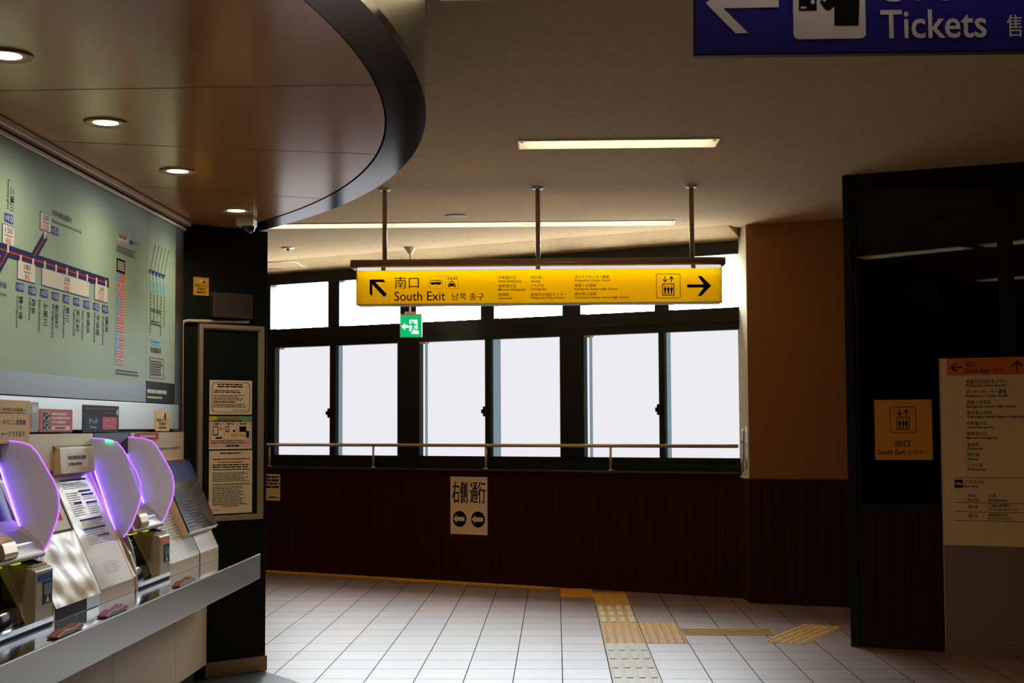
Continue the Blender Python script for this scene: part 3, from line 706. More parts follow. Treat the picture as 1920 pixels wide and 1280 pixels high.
a, b = wx(1110, 58), wx(1710, 212); mb.text(FB, 'Tickets', a, b, d, 0, 0, 0.012)
a, b = wx(1130, -95), wx(1560, 4); mb.text(FB, 'きっぷ', a, b, d, 0, 0, 0.012)
a, b = wx(1822, 84), wx(2110, 205); mb.text(FB, '售票处', a, b, d, 0, 0, 0.012)
mb.build('sign_lettering', M['white_face'], tk)

# green emergency exit sign
c = at_z(768.5, 463, CEIL); YE = c.y
FG_ = Fr((0, YE, 0), (1, 0, 0)); XE = FG_.ux(768.5, 610)
e0, e1 = FG_.at(750, 591), FG_.at(791, 632)
ex = thing('exit_sign', 'small green running man exit sign hanging before the windows', 'sign', (XE, YE+0.02, e1[1]))
mb = MB(); mb.box(FG_, e0[0], e1[0], e1[1], e0[1]+0.012, -0.05, 0.0); a, b = FG_.at(759, 584), FG_.at(781, 590); mb.box(FG_, a[0], b[0], e0[1]+0.01, a[1], -0.045, -0.005)
mb.build('sign_casing', M['cream'], ex, bev=0.003)
mb = MB(); mb.box(FG_, e0[0]+0.004, e1[0]-0.004, e1[1]+0.004, e0[1]-0.004, 0, 0.002); mb.build('sign_face', M['exit_green'], ex)
mb = MB(); zE = zz(640, 470, 5.053); E_ = lambda pts: [FG_.at(*zE(*p)) for p in pts]
mb.poly(FG_, E_([(645, 652), (722, 652), (722, 735), (738, 788), (668, 788), (645, 760)]), 0, 0.003, 0)
mb.poly(FG_, E_([(566, 717), (606, 683), (606, 704), (640, 704), (640, 730), (606, 730), (606, 752)]), 0, 0.003, 0)
h = FG_.at(*zE(671, 672)); mb.poly(FG_, circ(h[0], h[1], 0.0095), 0.003, 0.004, 1)
mb.poly(FG_, E_([(662, 686), (690, 684), (716, 704), (712, 712), (696, 704), (688, 722), (704, 742), (728, 744), (726, 754), (698, 752), (682, 736), (676, 760), (660, 784), (650, 780), (664, 752), (672, 712), (660, 702), (640, 714), (634, 706)]), 0.003, 0.004, 1)
mb.build('pictogram', [M['exit_white'], M['exit_green']], ex)
mb = MB(); mb.tube([(XE, YE+0.025, e0[1]+0.03), (XE, YE+0.025, CEIL-0.02)], 0.008, 10); mb.build('hanging_post', M['alu'], ex)
mb = MB(); mb.lathe((XE, YE+0.025, CEIL), [(0.01, -0.075), (0.022, -0.066), (0.045, -0.03), (0.06, -0.006), (0.06, 0)], 24); mb.build('ceiling_cup', M['cream'], ex)

# fittings on the ceiling
p = at_z(855, 404, CEIL); mb = MB(); mb.lathe(p, [(0.092, 0), (0.092, -0.004), (0.08, -0.006), (0.0005, -0.007)], 32)
tag(mb.build('ceiling_speaker', M['speaker_grey']), 'round grey speaker flush in the ceiling above the yellow sign', 'speaker')
p = at_z(540, 464, CEIL); t = thing('smoke_detector', 'small white detector disc on the ceiling near the black pillar', 'detector', p)
mb = MB(); mb.lathe(p, [(0.062, 0), (0.062, -0.008), (0.05, -0.014), (0.0005, -0.015)], 28); mb.build('detector_plate', M['white'], t)
mb = MB(); mb.lathe(p+V((0, 0, -0.014)), [(0.018, 0), (0.014, -0.014), (0.0005, -0.016)], 16); mb.build('detector_head', M['ink'], t)
FHt = Fr(FW.w(0, CEIL, 0.34), FW.u, -FW.n*0.39+V((0, 0, -0.108)))
loop = [FHt.at(x, y) for x, y in ((440, 492), (556, 490), (578, 503), (440, 506))]; cx_ = sum(v[0] for v in loop)/4; cy_ = sum(v[1] for v in loop)/4
mb = MB(); mb.ring(FHt, loop, [(cx_+(x-cx_)*.95, cy_+(y-cy_)*.86) for x, y in loop], -0.004, 0.0)
tag(mb.build('ceiling_hatch', M['steel_dark']), 'thin framed hatch in the ceiling beside the black pillar', 'hatch')
mb = MB(); p = V((-1.87, 8.30, SOFF)); t = thing('security_camera', 'small white dome security camera under the canopy by the pillar', 'camera', p)
FK = Fr(p, (1, 0, 0)); mb.box(FK, -0.052, 0.052, -0.055, 0, -0.06, 0.06); mb.build('camera_housing', M['cream'], t, bev=0.006)
mb = MB(); mb.lathe(p+V((0.012, 0, -0.055)), [(0.04, 0), (0.039, -0.012), (0.03, -0.03), (0.016, -0.04), (0.0005, -0.042)], 24); mb.build('dome', M['screen_black'], t)

# ================================================================== ON THE WINDOW WALL
hr = thing('handrail', 'thin steel handrail in front of the windows', 'handrail', FW.w(2.6, SILL, 0.02))
dR = 0.02
s0 = FW.ux(500, 832, dR); zr = 1.362
mb = MB(); mb.tube([FW.w(s0-0.3, zr, dR), FW.w(S1-0.03, zr, dR)], 0.017, 14); mb.build('rail', M['alu'], hr)
for x in (505.5, 700, 911, 1145):
    s = FW.ux(x, 855, dR)
    mb = MB(); mb.tube([FW.w(s, SILL, dR), FW.w(s, zr-0.012, dR)], 0.012, 12); b_ = mb.build('baluster', M['alu'], hr)
    mb = MB(); mb.lathe(FW.w(s, SILL, dR), [(0.03, 0), (0.03, 0.005), (0.013, 0.012)], 18); mb.build('foot_flange', M['alu'], b_)
t = thing('steel_bracket', 'pale steel latch plates on the column side at the rail end', 'bracket', FJ.w(0.2, 1.1, 0.01))
mb = MB(); mb.box(FJ, 0.10, 0.17, 1.13, 1.52, 0, 0.008); mb.box(FJ, 0.25, 0.32, 1.16, 1.54, 0, 0.008); mb.build('plate', M['steel'], t, bev=0.002)
mb = MB(); mb.tube([FJ.w(0.21, 1.22, 0.02), FJ.w(0.21, 1.5, 0.02)], 0.007, 8); mb.tube([FJ.w(0.13, 1.4, 0.008), FJ.w(0.13, 1.4, 0.03)], 0.012, 10); mb.build('bolt', M['steel_dark'], t)
mb = MB(); mb.box(FJ, 0.0, 0.38, HW, HW+0.022, 0.0, 0.02); tag(mb.build('column_ledge', M['white'], bev=0.003), 'white ledge at the foot of the lit column side', 'ledge')

def notice(fr, x0, y0, x1, y1, name, lab, cat, mat, d=0.002, group=None, ink=None, draw=None, mats=None):
    """a sheet on a wall with its print"""
    a, b = fr.at(x0, y0), fr.at(x1, y1)
    t = thing(name, lab, cat, fr.w((a[0]+b[0])/2, b[1], d), group)
    mb = MB(); mb.box(fr, a[0], b[0], b[1], a[1], d-0.0018, d); mb.build('sheet', mat, t)
    if draw:
        mb = MB(); draw(mb, fr, a[0], b[0], b[1], a[1], d+0.0006); mb.build('print', mats, t)
    return t
def keep_right(mb, fr, u0, u1, v0, v1, d):
    w, h = u1-u0, v1-v0
    for k, s in enumerate(('右側', '通行')): mb.text(fr, s, (u0+w*(.05+.49*k), v1-h*.08), (u0+w*(.46+.49*k), v1-h*.46), d, 0, 0, 0.034)
    for c in (.25, .75):
        mb.poly(fr, circ(u0+w*c, v1-h*.735, w*.185, 32), d-.0005, d, 0)
        x, y = u0+w*c, v1-h*.735; q = w*.185
        mb.poly(fr, [(x-q*.9, y), (x-q*.4, y+q*.55), (x-q*.45, y+q*.26), (x+q*.72, y+q*.26), (x+q*.72, y-q*.26), (x-q*.45, y-q*.26), (x-q*.4, y-q*.55)], d, d+0.0005, 1)
notice(FW, 845, 893, 914.5, 1003, 'poster', 'white keep right poster with two round arrows on the dark wainscot', 'poster', M['paper_old'], 0.005, draw=keep_right, mats=[M['ink'], M['paper_old']])
def small_notice(mb, fr, u0, u1, v0, v1, d):
    w, h = u1-u0, v1-v0
    mb.rows(fr, u0+w*.04, u1-w*.05, v1-h*.05, v1-h*.55, 4, d, 0, 0.6, 0.05)
    mb.rows(fr, u0+w*.4, u1-w*.1, v0+h*.17, v0+h*.08, 1, d, 0, 0.6, 0.05)
    mb.poly(fr, [(u0+w*.02, v0+h*.42), (u0+w*.25, v0+h*.38), (u0+w*.12, v0+h*.3), (u0+w*.06, v0+h*.12), (u0+w*.01, v0+h*.2)], d-.0005, d, 0)
notice(FW, 492, 888, 525.5, 938.5, 'notice', 'small white notice on the wainscot beside the black pillar', 'notice', M['paper_old'], 0.005, draw=small_notice, mats=[M['ink']])

# ================================================================== ON THE LIFT ENCLOSURE
def lift_sign(mb, fr, u0, u1, v0, v1, d):
    q = zz(1580, 640, 4.0)
    a, b = fr.at(*q(346, 489)), fr.at(*q(547, 685)); elevator_icon(mb, fr, a[0], b[0], b[1], a[1], d, 0)
    for s, x0, y0, x1, y1 in (('南口', 393, 740, 503, 792), ('South Exit', 262, 808, 470, 848), ('남쪽 출구', 495, 817, 637, 845)):
        mb.ptext(fr, s, *q(x0, y0), *q(x1, y1), d, 0, 0, 0.012)
notice(FT, 1637, 749.5, 1748, 862.5, 'lift_sign', 'square yellow lift sign stuck on the dark glass', 'sign', M['yellow_board'], -0.042, draw=lift_sign, mats=[M['ink']])

pK = at_z(1773, 1225, 0); qK = at_z(1920, 1233.5, 0)
FKi = Fr(pK, qK-pK)
kw = 1.0; kt = FKi.at(1762, 672)[1]; kb = FKi.at(1775, 1021)[1]; kh = FKi.at(1775, 704)[1]
ks = thing('information_stand', 'tall cream information board with orange header on a grey metal base', 'sign stand', FKi.w(kw/2, 0, -0.03))
mb = MB(); mb.box(FKi, 0, kw, 0.0, kb, -0.035, 0.0); mb.build('stand_base', M['kiosk_steel'], ks, bev=0.003)
mb = MB(); mb.box(FKi, -0.004, kw+0.004, 0.0, 0.10, -0.037, 0.004); mb.build('plinth', M['kiosk_steel'], ks, bev=0.002)
mb = MB(); mb.box(FKi, 0, kw, kb, kt, -0.035, 0.0); mb.build('board_panel', M['kiosk_face'], ks)
q = zz(1580, 640, 4.0)
h0 = FKi.at(*q(780, 130))[0]
mb = MB(); mb.box(FKi, h0, kw, kh, kt, 0.0, 0.0012); mb.build('header_band', M['orange_board'], ks)
mb = MB(); mb.box(FKi, 0.0, 0.006, 0.0, kt, -0.036, 0.003); mb.build('edge_strip', M['cream'], ks)
mb = MB(); d = 0.002
for s, x0, y0, x1, y1 in (('南口', 918, 152, 1003, 192), ('South Exit', 916, 200, 1097, 233), ('남쪽 출구', 1120, 204, 1230, 224),
    ('希望が丘地区センター', 924, 284, 1233, 312), ('Kibōgaoka Chiku-Center', 924, 320, 1228, 343), ('ポリテクセンター関東', 924, 362, 1228, 392), ('Polytechnic Center Kantō', 924, 398, 1240, 420),
    ('希望ヶ丘高校', 928, 442, 1112, 470), ('Kibōgaoka Senior High School', 926, 476, 1302, 500), ('横浜隼人高校', 930, 520, 1121, 548), ('Yokohama Hayato Senior High School', 930, 554, 1400, 579),
    ('中希望が丘', 928, 598, 1085, 628), ('Naka-kibōgaoka', 930, 634, 1132, 656), ('南希望が丘', 932, 677, 1087, 705), ('Minami-kibōgaoka', 930, 712, 1166, 736), ('善部町', 934, 758, 1026, 786), ('Zenbuchō', 934, 792, 1054, 812),
    ('阿久和', 934, 834, 1030, 864), ('Akuwa', 936, 870, 1018, 892), ('さちが丘', 936, 912, 1054, 942), ('Sachigaoka', 936, 948, 1073, 972), ('バスのりば', 912, 1036, 1060, 1068), ('Bus Stop', 912, 1074, 1020, 1098),
    ('系統', 940, 1142, 1002, 1168), ('Bus No.', 938, 1176, 1030, 1198), ('行先', 1092, 1142, 1154, 1168), ('Destination', 1090, 1178, 1234, 1200), ('旭18', 940, 1224, 1012, 1254), ('二俣川駅南口', 1092, 1216, 1264, 1246), ('Futamata-gawa Sta.', 1090, 1250, 1316, 1270),
    ('旭18', 940, 1292, 1012, 1322), ('緑園都市駅', 1092, 1286, 1240, 1314), ('Ryokuentoshi Sta.', 1090, 1318, 1280, 1338)):
    mb.ptext(FKi, s, *q(x0, y0), *q(x1, y1), d, 0, 0, 0.008)
K_ = lambda pts: [FKi.at(*q(*p)) for p in pts]
mb.build('board_lettering', M['ink'], ks)
mb = MB(); mb.poly(FKi, K_([(808, 194), (850, 158), (858, 164), (828, 188), (898, 188), (898, 197), (830, 198), (858, 222), (850, 230)]), 0.001, d)
mb.build('arrow', M['ink'], ks); mb = MB()
mb.poly(FKi, K_([(1310, 140), (1352, 184), (1344, 191), (1314, 160), (1314, 228), (1304, 228), (1304, 160), (1274, 190), (1267, 182)]), 0.001, d)
mb.build('arrow', M['ink'], ks); mb = MB()
for y in (1018, 1206, 1274, 1340):
    a, b = FKi.at(*q(838, y-1.5)), FKi.at(*q(838, y+1.5)); mb.box(FKi, a[0], kw-0.06, b[1], a[1], d-0.0006, d-0.0002)
mb.build('ruled_line', M['ink'], ks); mb = MB()
a, b = FKi.at(*q(838, 1036)), FKi.at(*q(902, 1096)); mb.box(FKi, a[0], b[0], b[1], a[1], 0, d)
w_ = b[0]-a[0]; bus_icon(mb, FKi, a[0]+w_*.1, b[0]-w_*.1, b[1]+w_*.3, b[1]+w_*.66, d+0.0008, 1, 0)
tag(mb.build('pictogram', [M['ink'], M['kiosk_face']], ks), 'bus pictogram')

# ================================================================== TICKET COUNTER
FM = Fr((XW, 0, 0), (0, 1, 0))               # the ticket wall, facing right
CZ = 0.76
mb = MB(); mb.poly(TOPV, [(XW, 3.6), (-1.862, 3.6), (-1.862, 8.665), (-2.12, 8.485), (XW, 8.44)], CZ-0.02, CZ)
wt = thing('worktop', 'long polished steel counter shelf with a deep brushed front edge', 'counter', (-2.0, 6.1, 0.61))
mb.build('shelf', M['mirror_steel'], wt)
FF = Fr((-1.85, 0, 0), (0, 1, 0))
mb = MB(); mb.box(FF, 3.6, 8.665, 0.612, CZ+0.004, -0.012, 0.0); mb.build('front_edge', M['steel'], wt, bev=0.002)
bc = thing('base_cabinet', 'light wood panelled base under the steel ticket counter', 'cabinet', (-2.2, 6.1, 0))
FBp = Fr((-2.15, 0, 0), (0, 1, 0))
ys = [3.6, 4.66, 5.55, 6.14, 6.73, 7.83, 8.53]
for a_, b_ in zip(ys, ys[1:]):
    mb = MB(); mb.box(FBp, a_+0.003, b_-0.003, 0.105, 0.737, -0.02, 0.0); mb.build('panel', M['wood_light'], bc)
mb = MB(); mb.box(FBp, 3.6, 8.42, 0.004, 0.105, -0.145, -0.05); mb.box(FBp, 3.6, 8.42, 0.105, 0.70, -0.145, -0.025); mb.build('kick_plate', M['black'], bc)

# ---- fare board above the machines
fb_l, fb_s, fb_r = 4.3, FM.at(268, 600)[0], FM.at(322, 600)[0]
bz0, bz1, bzb = 1.693, 2.756, FM.at(160, 709.5)[1]
fm = thing('fare_map', 'large pale green fare map board above the ticket machines', 'fare board', (XW, (fb_l+fb_s)/2, bz0))
mb = MB(); mb.box(FM, fb_l, fb_s-0.002, bz0, bz1, 0, 0.02); mb.build('board', M['map'], fm)
mb = MB(); mb.box(FM, fb_l, fb_s-0.002, bz0, bzb, 0.02, 0.022); mb.build('lower_band', M['map_band'], fm)
d = 0.0215
P_ = lambda x, y: FM.at(x, y, 0.02)
q5 = zz(0, 320, 4.0); q2 = zz(0, 480, 4.268)
# route lines: dark blue band with an orange core
def route(mb, pts, w, mi, d):
    pts = [V((p[0], p[1])) for p in pts]
    for A, B in zip(pts, pts[1:]):
        t_ = (B-A).normalized(); n_ = V((-t_.y, t_.x))*w/2; B_ = B+t_*w*.25; A_ = A-t_*w*.25
        mb.poly(FM, [(A_+n_)[:], (B_+n_)[:], (B_-n_)[:], (A_-n_)[:]], 0.019, d-0.0001*len(pts)*(A is pts[0]), mi)
lines = [[P_(*q5(5, 587)), P_(202, 531)], [P_(*q5(254, 640)), P_(*q5(340, 490))], [P_(*q5(52, 612)), P_(-12, 520)]]
lines[0].insert(0, P_(-14, 458))
for lp in lines[:1]:
    mb = MB(); route(mb, lp, 0.052, 0, d); route(mb, lp, 0.007, 1, d+0.0006); mb.build('route_line', [M['navy'], M['red_ink']], fm)
for lp in lines[1:]:
    mb = MB(); route(mb, lp, 0.050, 0, d-0.0005); route(mb, lp, 0.008, 1, d+0.0003); mb.build('route_line', [M['navy'], M['red_ink']], fm)
dB = d+0.0012
def fare_box(a, b, top, bot, ta, tb, tc, td):
    """white box with an adult fare in black over a child fare in red"""
    u0, v1 = P_(*a); u1, v0 = P_(*b)
    mb = MB(); mb.box(FM, u0-.003, u1+.003, v0-.003, v1+.003, 0.019, d+0.0006, 3); mb.box(FM, u0, u1, v0, v1, 0.0, dB, 0)
    mb.text(FM, top, P_(*ta), P_(*tb), dB+.0005, 1, 0, 0.0); mb.text(FM, bot, P_(*tc), P_(*td), dB+.0005, 2, 0, 0.0)
    m0, m1 = P_(*ta), P_(*tb); k_ = (P_(*tb)[1]+P_(*tc)[1])/2; mb.box(FM, m0[0]-.005, m1[0]+.005, k_-.0015, k_+.0015, 0, dB+.0005, 1)
    mb.build('fare_box', [M['paper'], M['ink'], M['red_ink'], M['blue_ink']], fm)
fare_box(q5(18, 398), q5(102, 568), '150', '80', q5(34, 418), q5(88, 480), q5(40, 500), q5(76, 554))
fare_box(q5(302, 308), q5(378, 464), '230', '120', q5(318, 326), q5(362, 382), q5(316, 398), q5(358, 452))
fare_box(q2(140, 32), q2(277, 216), '180', '90', q2(188, 62), q2(237, 120), q2(192, 144), q2(228, 196))
fare_box(q2(334, 92), q2(708, 332), '200', '100', q2(510, 165), q2(554, 212), q2(510, 234), q2(551, 288))
fare_box(q2(757, 218), q2(857, 372), '240', '120', q2(786, 240), q2(827, 292), q2(786, 308), q2(824, 358))
for k in range(11):
    mb = MB()
    if k == 9: mb.box(FM, P_(*q5(50, 555))[0], P_(*q5(63, 555))[0], P_(*q5(56, 612))[1], P_(*q5(56, 555))[1], 0.019, dB)
    elif k == 10: mb.box(FM, P_(*q5(328, 460))[0], P_(*q5(341, 460))[0], P_(*q5(334, 506))[1], P_(*q5(334, 455))[1], 0.019, dB)
    else:
        x, y0, y1 = ((163, -8, 42), (262, 18, 70), (356, 40, 92), (446, 68, 122), (532, 94, 150), (616, 120, 175), (695, 146, 198), (770, 172, 222), (845, 194, 244))[k]
        u = P_(*q2(x, y0))[0]; mb.box(FM, u-.010, u+.010, P_(*q2(x, y1))[1], P_(*q2(x, y0))[1], 0.019, dB)
    mb.build('stop_mark', M['paper'], fm)
def badge(x0, y0, x1, y1, num, q):
    mb = MB(); a, b = P_(*q(x0, y0)), P_(*q(x1, y1)); u0, u1, v1, v0 = a[0], b[0], a[1], b[1]; w, h = u1-u0, v1-v0
    mb.poly(FM, rrect(u0, u1, v0, v1, h*.15), 0.019, d, 0)
    mb.text(FM, num, (u0+w*.42, v1-h*.15), (u0+w*.93, v0+h*.15), d+.0006, 1); mb.text(FM, 'SO', (u0+w*.08, v1-h*.28), (u0+w*.36, v0+h*.28), d+.0006, 1)
    mb.build('station_number', [M['blue_ink'], M['paper']], fm)
for i, (x0, y0, x1, y1) in enumerate(((126, 206, 188, 290), (226, 234, 286, 318), (322, 258, 380, 338), (414, 284, 468, 360), (502, 304, 553, 384), (586, 328, 636, 402), (667, 350, 716, 424), (744, 370, 791, 440), (817, 388, 864, 460))):
    badge(x0, y0, x1, y1, '%02d' % (9-i), q2)
badge(34, 312, 96, 402, '10', q5); badge(384, 410, 438, 492, '51', q5)
def down(mb, s, q, x0, y0, x1, y1, bold=0.0): mb.text(FM, s, P_(*q(x0, y0)), P_(*q(x1, y1)), d, 0, 90, bold)
for s, r, a, b in (('鶴ヶ峰', 'Tsurugamine', (152, 316, 180, 508), (126, 312, 142, 580)), ('西谷', 'Nishiya', (252, 340, 280, 466), (226, 330, 242, 516)), ('上星川', 'Kami-hoshikawa', (350, 362, 377, 556), (308, 348, 322, 614)),
                   ('和田町', 'Wadamachi', (440, 382, 464, 574), (414, 374, 430, 650)), ('星川', 'Hoshikawa', (527, 404, 551, 526), (504, 396, 517, 656)), ('天王町', 'Tennōchō', (608, 424, 630, 606), (584, 416, 600, 640)),
                   ('西横浜', 'Nishi-Yokohama', (694, 444, 714, 618), (654, 434, 668, 668)), ('平沼橋', 'Hiranumabashi', (770, 462, 790, 636), (750, 452, 762, 694)), ('横浜', 'Yokohama', (842, 480, 863, 612), (818, 470, 830, 716))):
    mb = MB(); down(mb, s, q2, *a, 0.01); down(mb, r, q2, *b); mb.build('station_name', M['ink'], fm)
mb = MB(); down(mb, '二俣川', q5, 76, 122, 102, 306, 0.01); down(mb, 'Futamata-gawa', q5, 50, 60, 66, 292); mb.build('station_name', M['ink'], fm)
mb = MB(); mb.text(FM, '羽沢横浜国大', P_(*q5(389, 288)), P_(*q5(537, 396)), d, 0, 0, 0.01); mb.text(FM, 'Hazawa yokohama-kokudai', P_(*q5(386, 360)), P_(*q5(610, 478)), d, 0); mb.build('station_name', M['ink'], fm)
mb = MB(); mb.text(FM, '野線', P_(-6, 525), P_(12, 541), d, 0); mb.text(FM, 'Line', P_(-4, 545), P_(12, 556), d, 0); mb.build('line_name', M['blue_ink'], fm)
q6 = zz(200, 420, 3.764)
mb = MB(); a, b = P_(*q6(76, 66)), P_(*q6(155, 145)); mb.box(FM, a[0], b[0], b[1], a[1], 0, d, 0)
mb.text(FM, 'IC', (a[0]+(b[0]-a[0])*.15, a[1]-(a[1]-b[1])*.15), (a[0]+(b[0]-a[0])*.85, a[1]-(a[1]-b[1])*.4), d+.0005, 1) if False else mb.rows(FM, a[0]+.01, b[0]-.01, a[1]-.012, b[1]+.04, 2, d+.0006, 2)
mb.rows(FM, a[0]+.02, b[0]-.02, b[1]+.035, b[1]+.01, 1, d+.0006, 3)
c_, e_ = P_(*q6(158, 110)), P_(*q6(182, 150)); mb.box(FM, c_[0], e_[0], e_[1], c_[1], 0, d, 4); mb.rows(FM, e_[0]+.005, e_[0]+.15, c_[1], e_[1]+.01, 2, d, 2)
mb.build('fare_key', [M['paper'], M['ink'], M['grey_ink'], M['red_ink'], M['blue_ink']], fm)
mb = MB(); a, b = P_(*q6(70, 140)), P_(*q6(216, 215)); mb.rows(FM, a[0], b[0], a[1], b[1]-.03, 4, d, 0, 0.5)
a, b = P_(*q6(62, 1018)), P_(*q6(236, 1070)); mb.rows(FM, a[0], b[0], a[1], b[1]-.01, 2, d, 0, 0.5); mb.build('small_print', M['grey_ink'], fm)
mb = MB(); a, b = P_(*q6(70, 236)), P_(*q6(128, 356)); mb.box(FM, a[0], b[0], b[1], a[1], 0, d, 0); mb.rows(FM, a[0]+.012, b[0]-.008, a[1]-.012, b[1]+.012, 4, d+.0008, 1, 0.6, 0.1)
u0, u1 = a[0], b[0]; um = (u0+u1)/2; v1 = b[1]-.004; v0 = P_(*q6(90, 998))[1]; n = 11; h = (v1-v0)/n
mb.box(FM, u0, um, v1-h*.9, v1, 0, d, 2); mb.box(FM, um, u1, v1-h*.9, v1, 0, d, 3)
for k in range(1, n):
    y = v1-h*k
    mb.box(FM, um+.003, u1, y-h*.92, y, 0, d, 3); mb.box(FM, um+.009, u1-.006, y-h*.84, y-h*.08, 0, d+.0006, 4); mb.rows(FM, um+.018, u1-.014, y-h*.2, y-h*.75, 2, d+.001, 5, 0.5, 0.1)
    if k in (3, 4, 7, 8): mb.box(FM, u0, um, y-h*.92, y, 0, d, 2)
    else: mb.box(FM, u0, um, y-h*.92, y, 0, d, 2); mb.box(FM, u0+.006, um-.004, y-h*.84, y-h*.08, 0, d+.0006, 4); mb.rows(FM, u0+.012, um-.01, y-h*.2, y-h*.75, 2, d+.001, 5, 0.5, 0.1)
mb.build('transfer_table', [M['ink'], M['paper'], M['pale_blue'], M['orange_ink'], M['pink'], M['red_ink']], fm)
fm2 = thing('fare_map', 'narrow pale green side board right of the large fare map', 'fare board', (XW, (fb_s+fb_r)/2, bz0))
mb = MB(); mb.box(FM, fb_s+0.002, fb_r, bz0, bz1, 0, 0.02); mb.build('board', M['map'], fm2)
mb = MB(); mb.box(FM, fb_s+0.002, fb_r, bz0, bzb+0.02, 0.02, 0.022, 0); a, b = P_(*q6(282, 1160)), P_(*q6(420, 1204)); mb.rows(FM, a[0], b[0], a[1], b[1], 1, 0.0235, 1, 0.8, 0.02); a, b = P_(*q6(282, 1208)), P_(*q6(388, 1238)); mb.rows(FM, a[0], b[0], a[1], b[1], 1, 0.0235, 1, 0.6, 0.02)
mb.build('lower_band', [M['ink'], M['paper']], fm2)
mb = MB(); a, b = P_(*q6(298, 322)), P_(*q6(412, 385)); mb.box(FM, a[0], b[0], b[1]+.02, a[1]-.02, 0, d, 0)
for k in range(5):
    u = a[0]+(b[0]-a[0])*(.08+.21*k); mb.box(FM, u, u+.012, b[1]+.01, a[1]-.06, 0, d+.0008, 1); mb.box(FM, u-.005, u+.03, b[1]-.10, b[1]+.015, 0, d, 2)
    mb.rows(FM, u+.004, u+.02, b[1]-.11, b[1]-.34+.05*(k % 3), 12, d, 3, 0.6, 0.1)
    mb.poly(FM, [(u, a[1]), (u+.004, a[1]), (u+.10, a[1]+.16), (u+.09, a[1]+.16)], 0, d, 3)
mb.build('route_line', [M['blue_ink'], M['paper'], M['cyan'], M['grey_ink']], fm2)
mb = MB()
for y0, y1, n in ((590, 640, 2), (672, 730, 2)): a, b = P_(*q6(312, y0)), P_(*q6(386, y1)); mb.rows(FM, a[0], b[0], a[1], b[1], n, d, 0, 0.6)
a, b = P_(*q6(312, 806)), P_(*q6(388, 862)); mb.box(FM, a[0], b[0], b[1], a[1], 0, d, 1); mb.rows(FM, a[0]+.01, b[0]-.01, a[1]-.01, b[1]+.01, 2, d+.0008, 2); mb.rows(FM, a[0], b[0], b[1]-.01, b[1]-.05, 1, d, 0, 0.7)
a, b = P_(*q6(304, 936)), P_(*q6(402, 1096)); mb.ring(FM, [(a[0], b[1]), (b[0], b[1]), (b[0], a[1]), (a[0], a[1])], [(a[0]+.005, b[1]+.005), (b[0]-.005, b[1]+.005), (b[0]-.005, a[1]-.005), (a[0]+.005, a[1]-.005)], 0.02, d, 3); mb.rows(FM, a[0]+.02, b[0]-.015, a[1]-.015, b[1]+.015, 6, d, 0, 0.6)
mb.build('small_print', [M['grey_ink'], M['cyan'], M['blue_ink'], M['red_ink']], fm2)
# trim rails between map and canopy, and the dark margin at its right
t = thing('trim_rail', 'two dark metal trim rails along the top of the fare map', 'trim', (XW, 6.2, bz1), kind='structure')
for v0, v1, dd in ((bz1, bz1+0.022, 0.03), (bz1+0.03, SOFF-0.002, 0.06)):
    mb = MB(); mb.box(FM, 3.6, 8.42, v0, v1, 0, dd); mb.build('rail', M['alu'], t, bev=0.004)
mb = MB(); mb.box(FM, fb_r+.003, 8.43, 1.53, bz1, 0, 0.012); struct(mb.build('trim_4', M['dark_plate'], root=0), 'dark brown strip at the right of the fare maps', 'trim')

# ---- steel strip with the small signs
zs0, zs1 = 1.542, 1.688
mb = MB(); mb.box(FM, 4.0, 8.3, zs0, zs1, 0, 0.026)
tag(mb.build('steel_strip', M['steel'], bev=0.003), 'polished steel strip between fare map and ticket machines', 'panel')
q3 = zz(0, 740, 5.333); dS = 0.0285
def strip_notice(x0, y0, x1, y1, name, lab, mat, draw, mats, off=0.0): return notice(Fr((XW+0.026+off, 0, 0), (0, 1, 0)), *q3(x0, y0), *q3(x1, y1), name, lab, 'sign', mat, 0.002, draw=draw, mats=mats)
def d_red(mb, fr, u0, u1, v0, v1, d):
    w, h = u1-u0, v1-v0
    mb.box(fr, u0+w*.08, u0+w*.31, v0+h*.06, v1-h*.1, d-.001, d, 0); mb.box(fr, u0+w*.09, u0+w*.30, v0+h*.08, v1-h*.12, d-.001, d+.0004, 2)
    for k, c in enumerate('フリーパス'[:2]+'パス'): mb.text(fr, c, (u0+w*.11, v1-h*(.15+.2*k)), (u0+w*.28, v1-h*(.32+.2*k)), d+.001, 0, 0, 0.03)
    mb.rows(fr, u0+w*.36, u1-w*.08, v1-h*.12, v1-h*.66, 3, d, 0, 0.6); mb.box(fr, u0+w*.36, u1-w*.08, v0+h*.08, v0+h*.26, d-.001, d, 1); mb.rows(fr, u0+w*.45, u1-w*.2, v0+h*.22, v0+h*.12, 1, d+.0008, 2, 0.7, 0.05)
strip_notice(392, 138, 718, 368, 'sticker', 'red travel pass sticker with a blue and white column', M['red_pale'], d_red, [M['paper'], M['cream'], M['navy']])
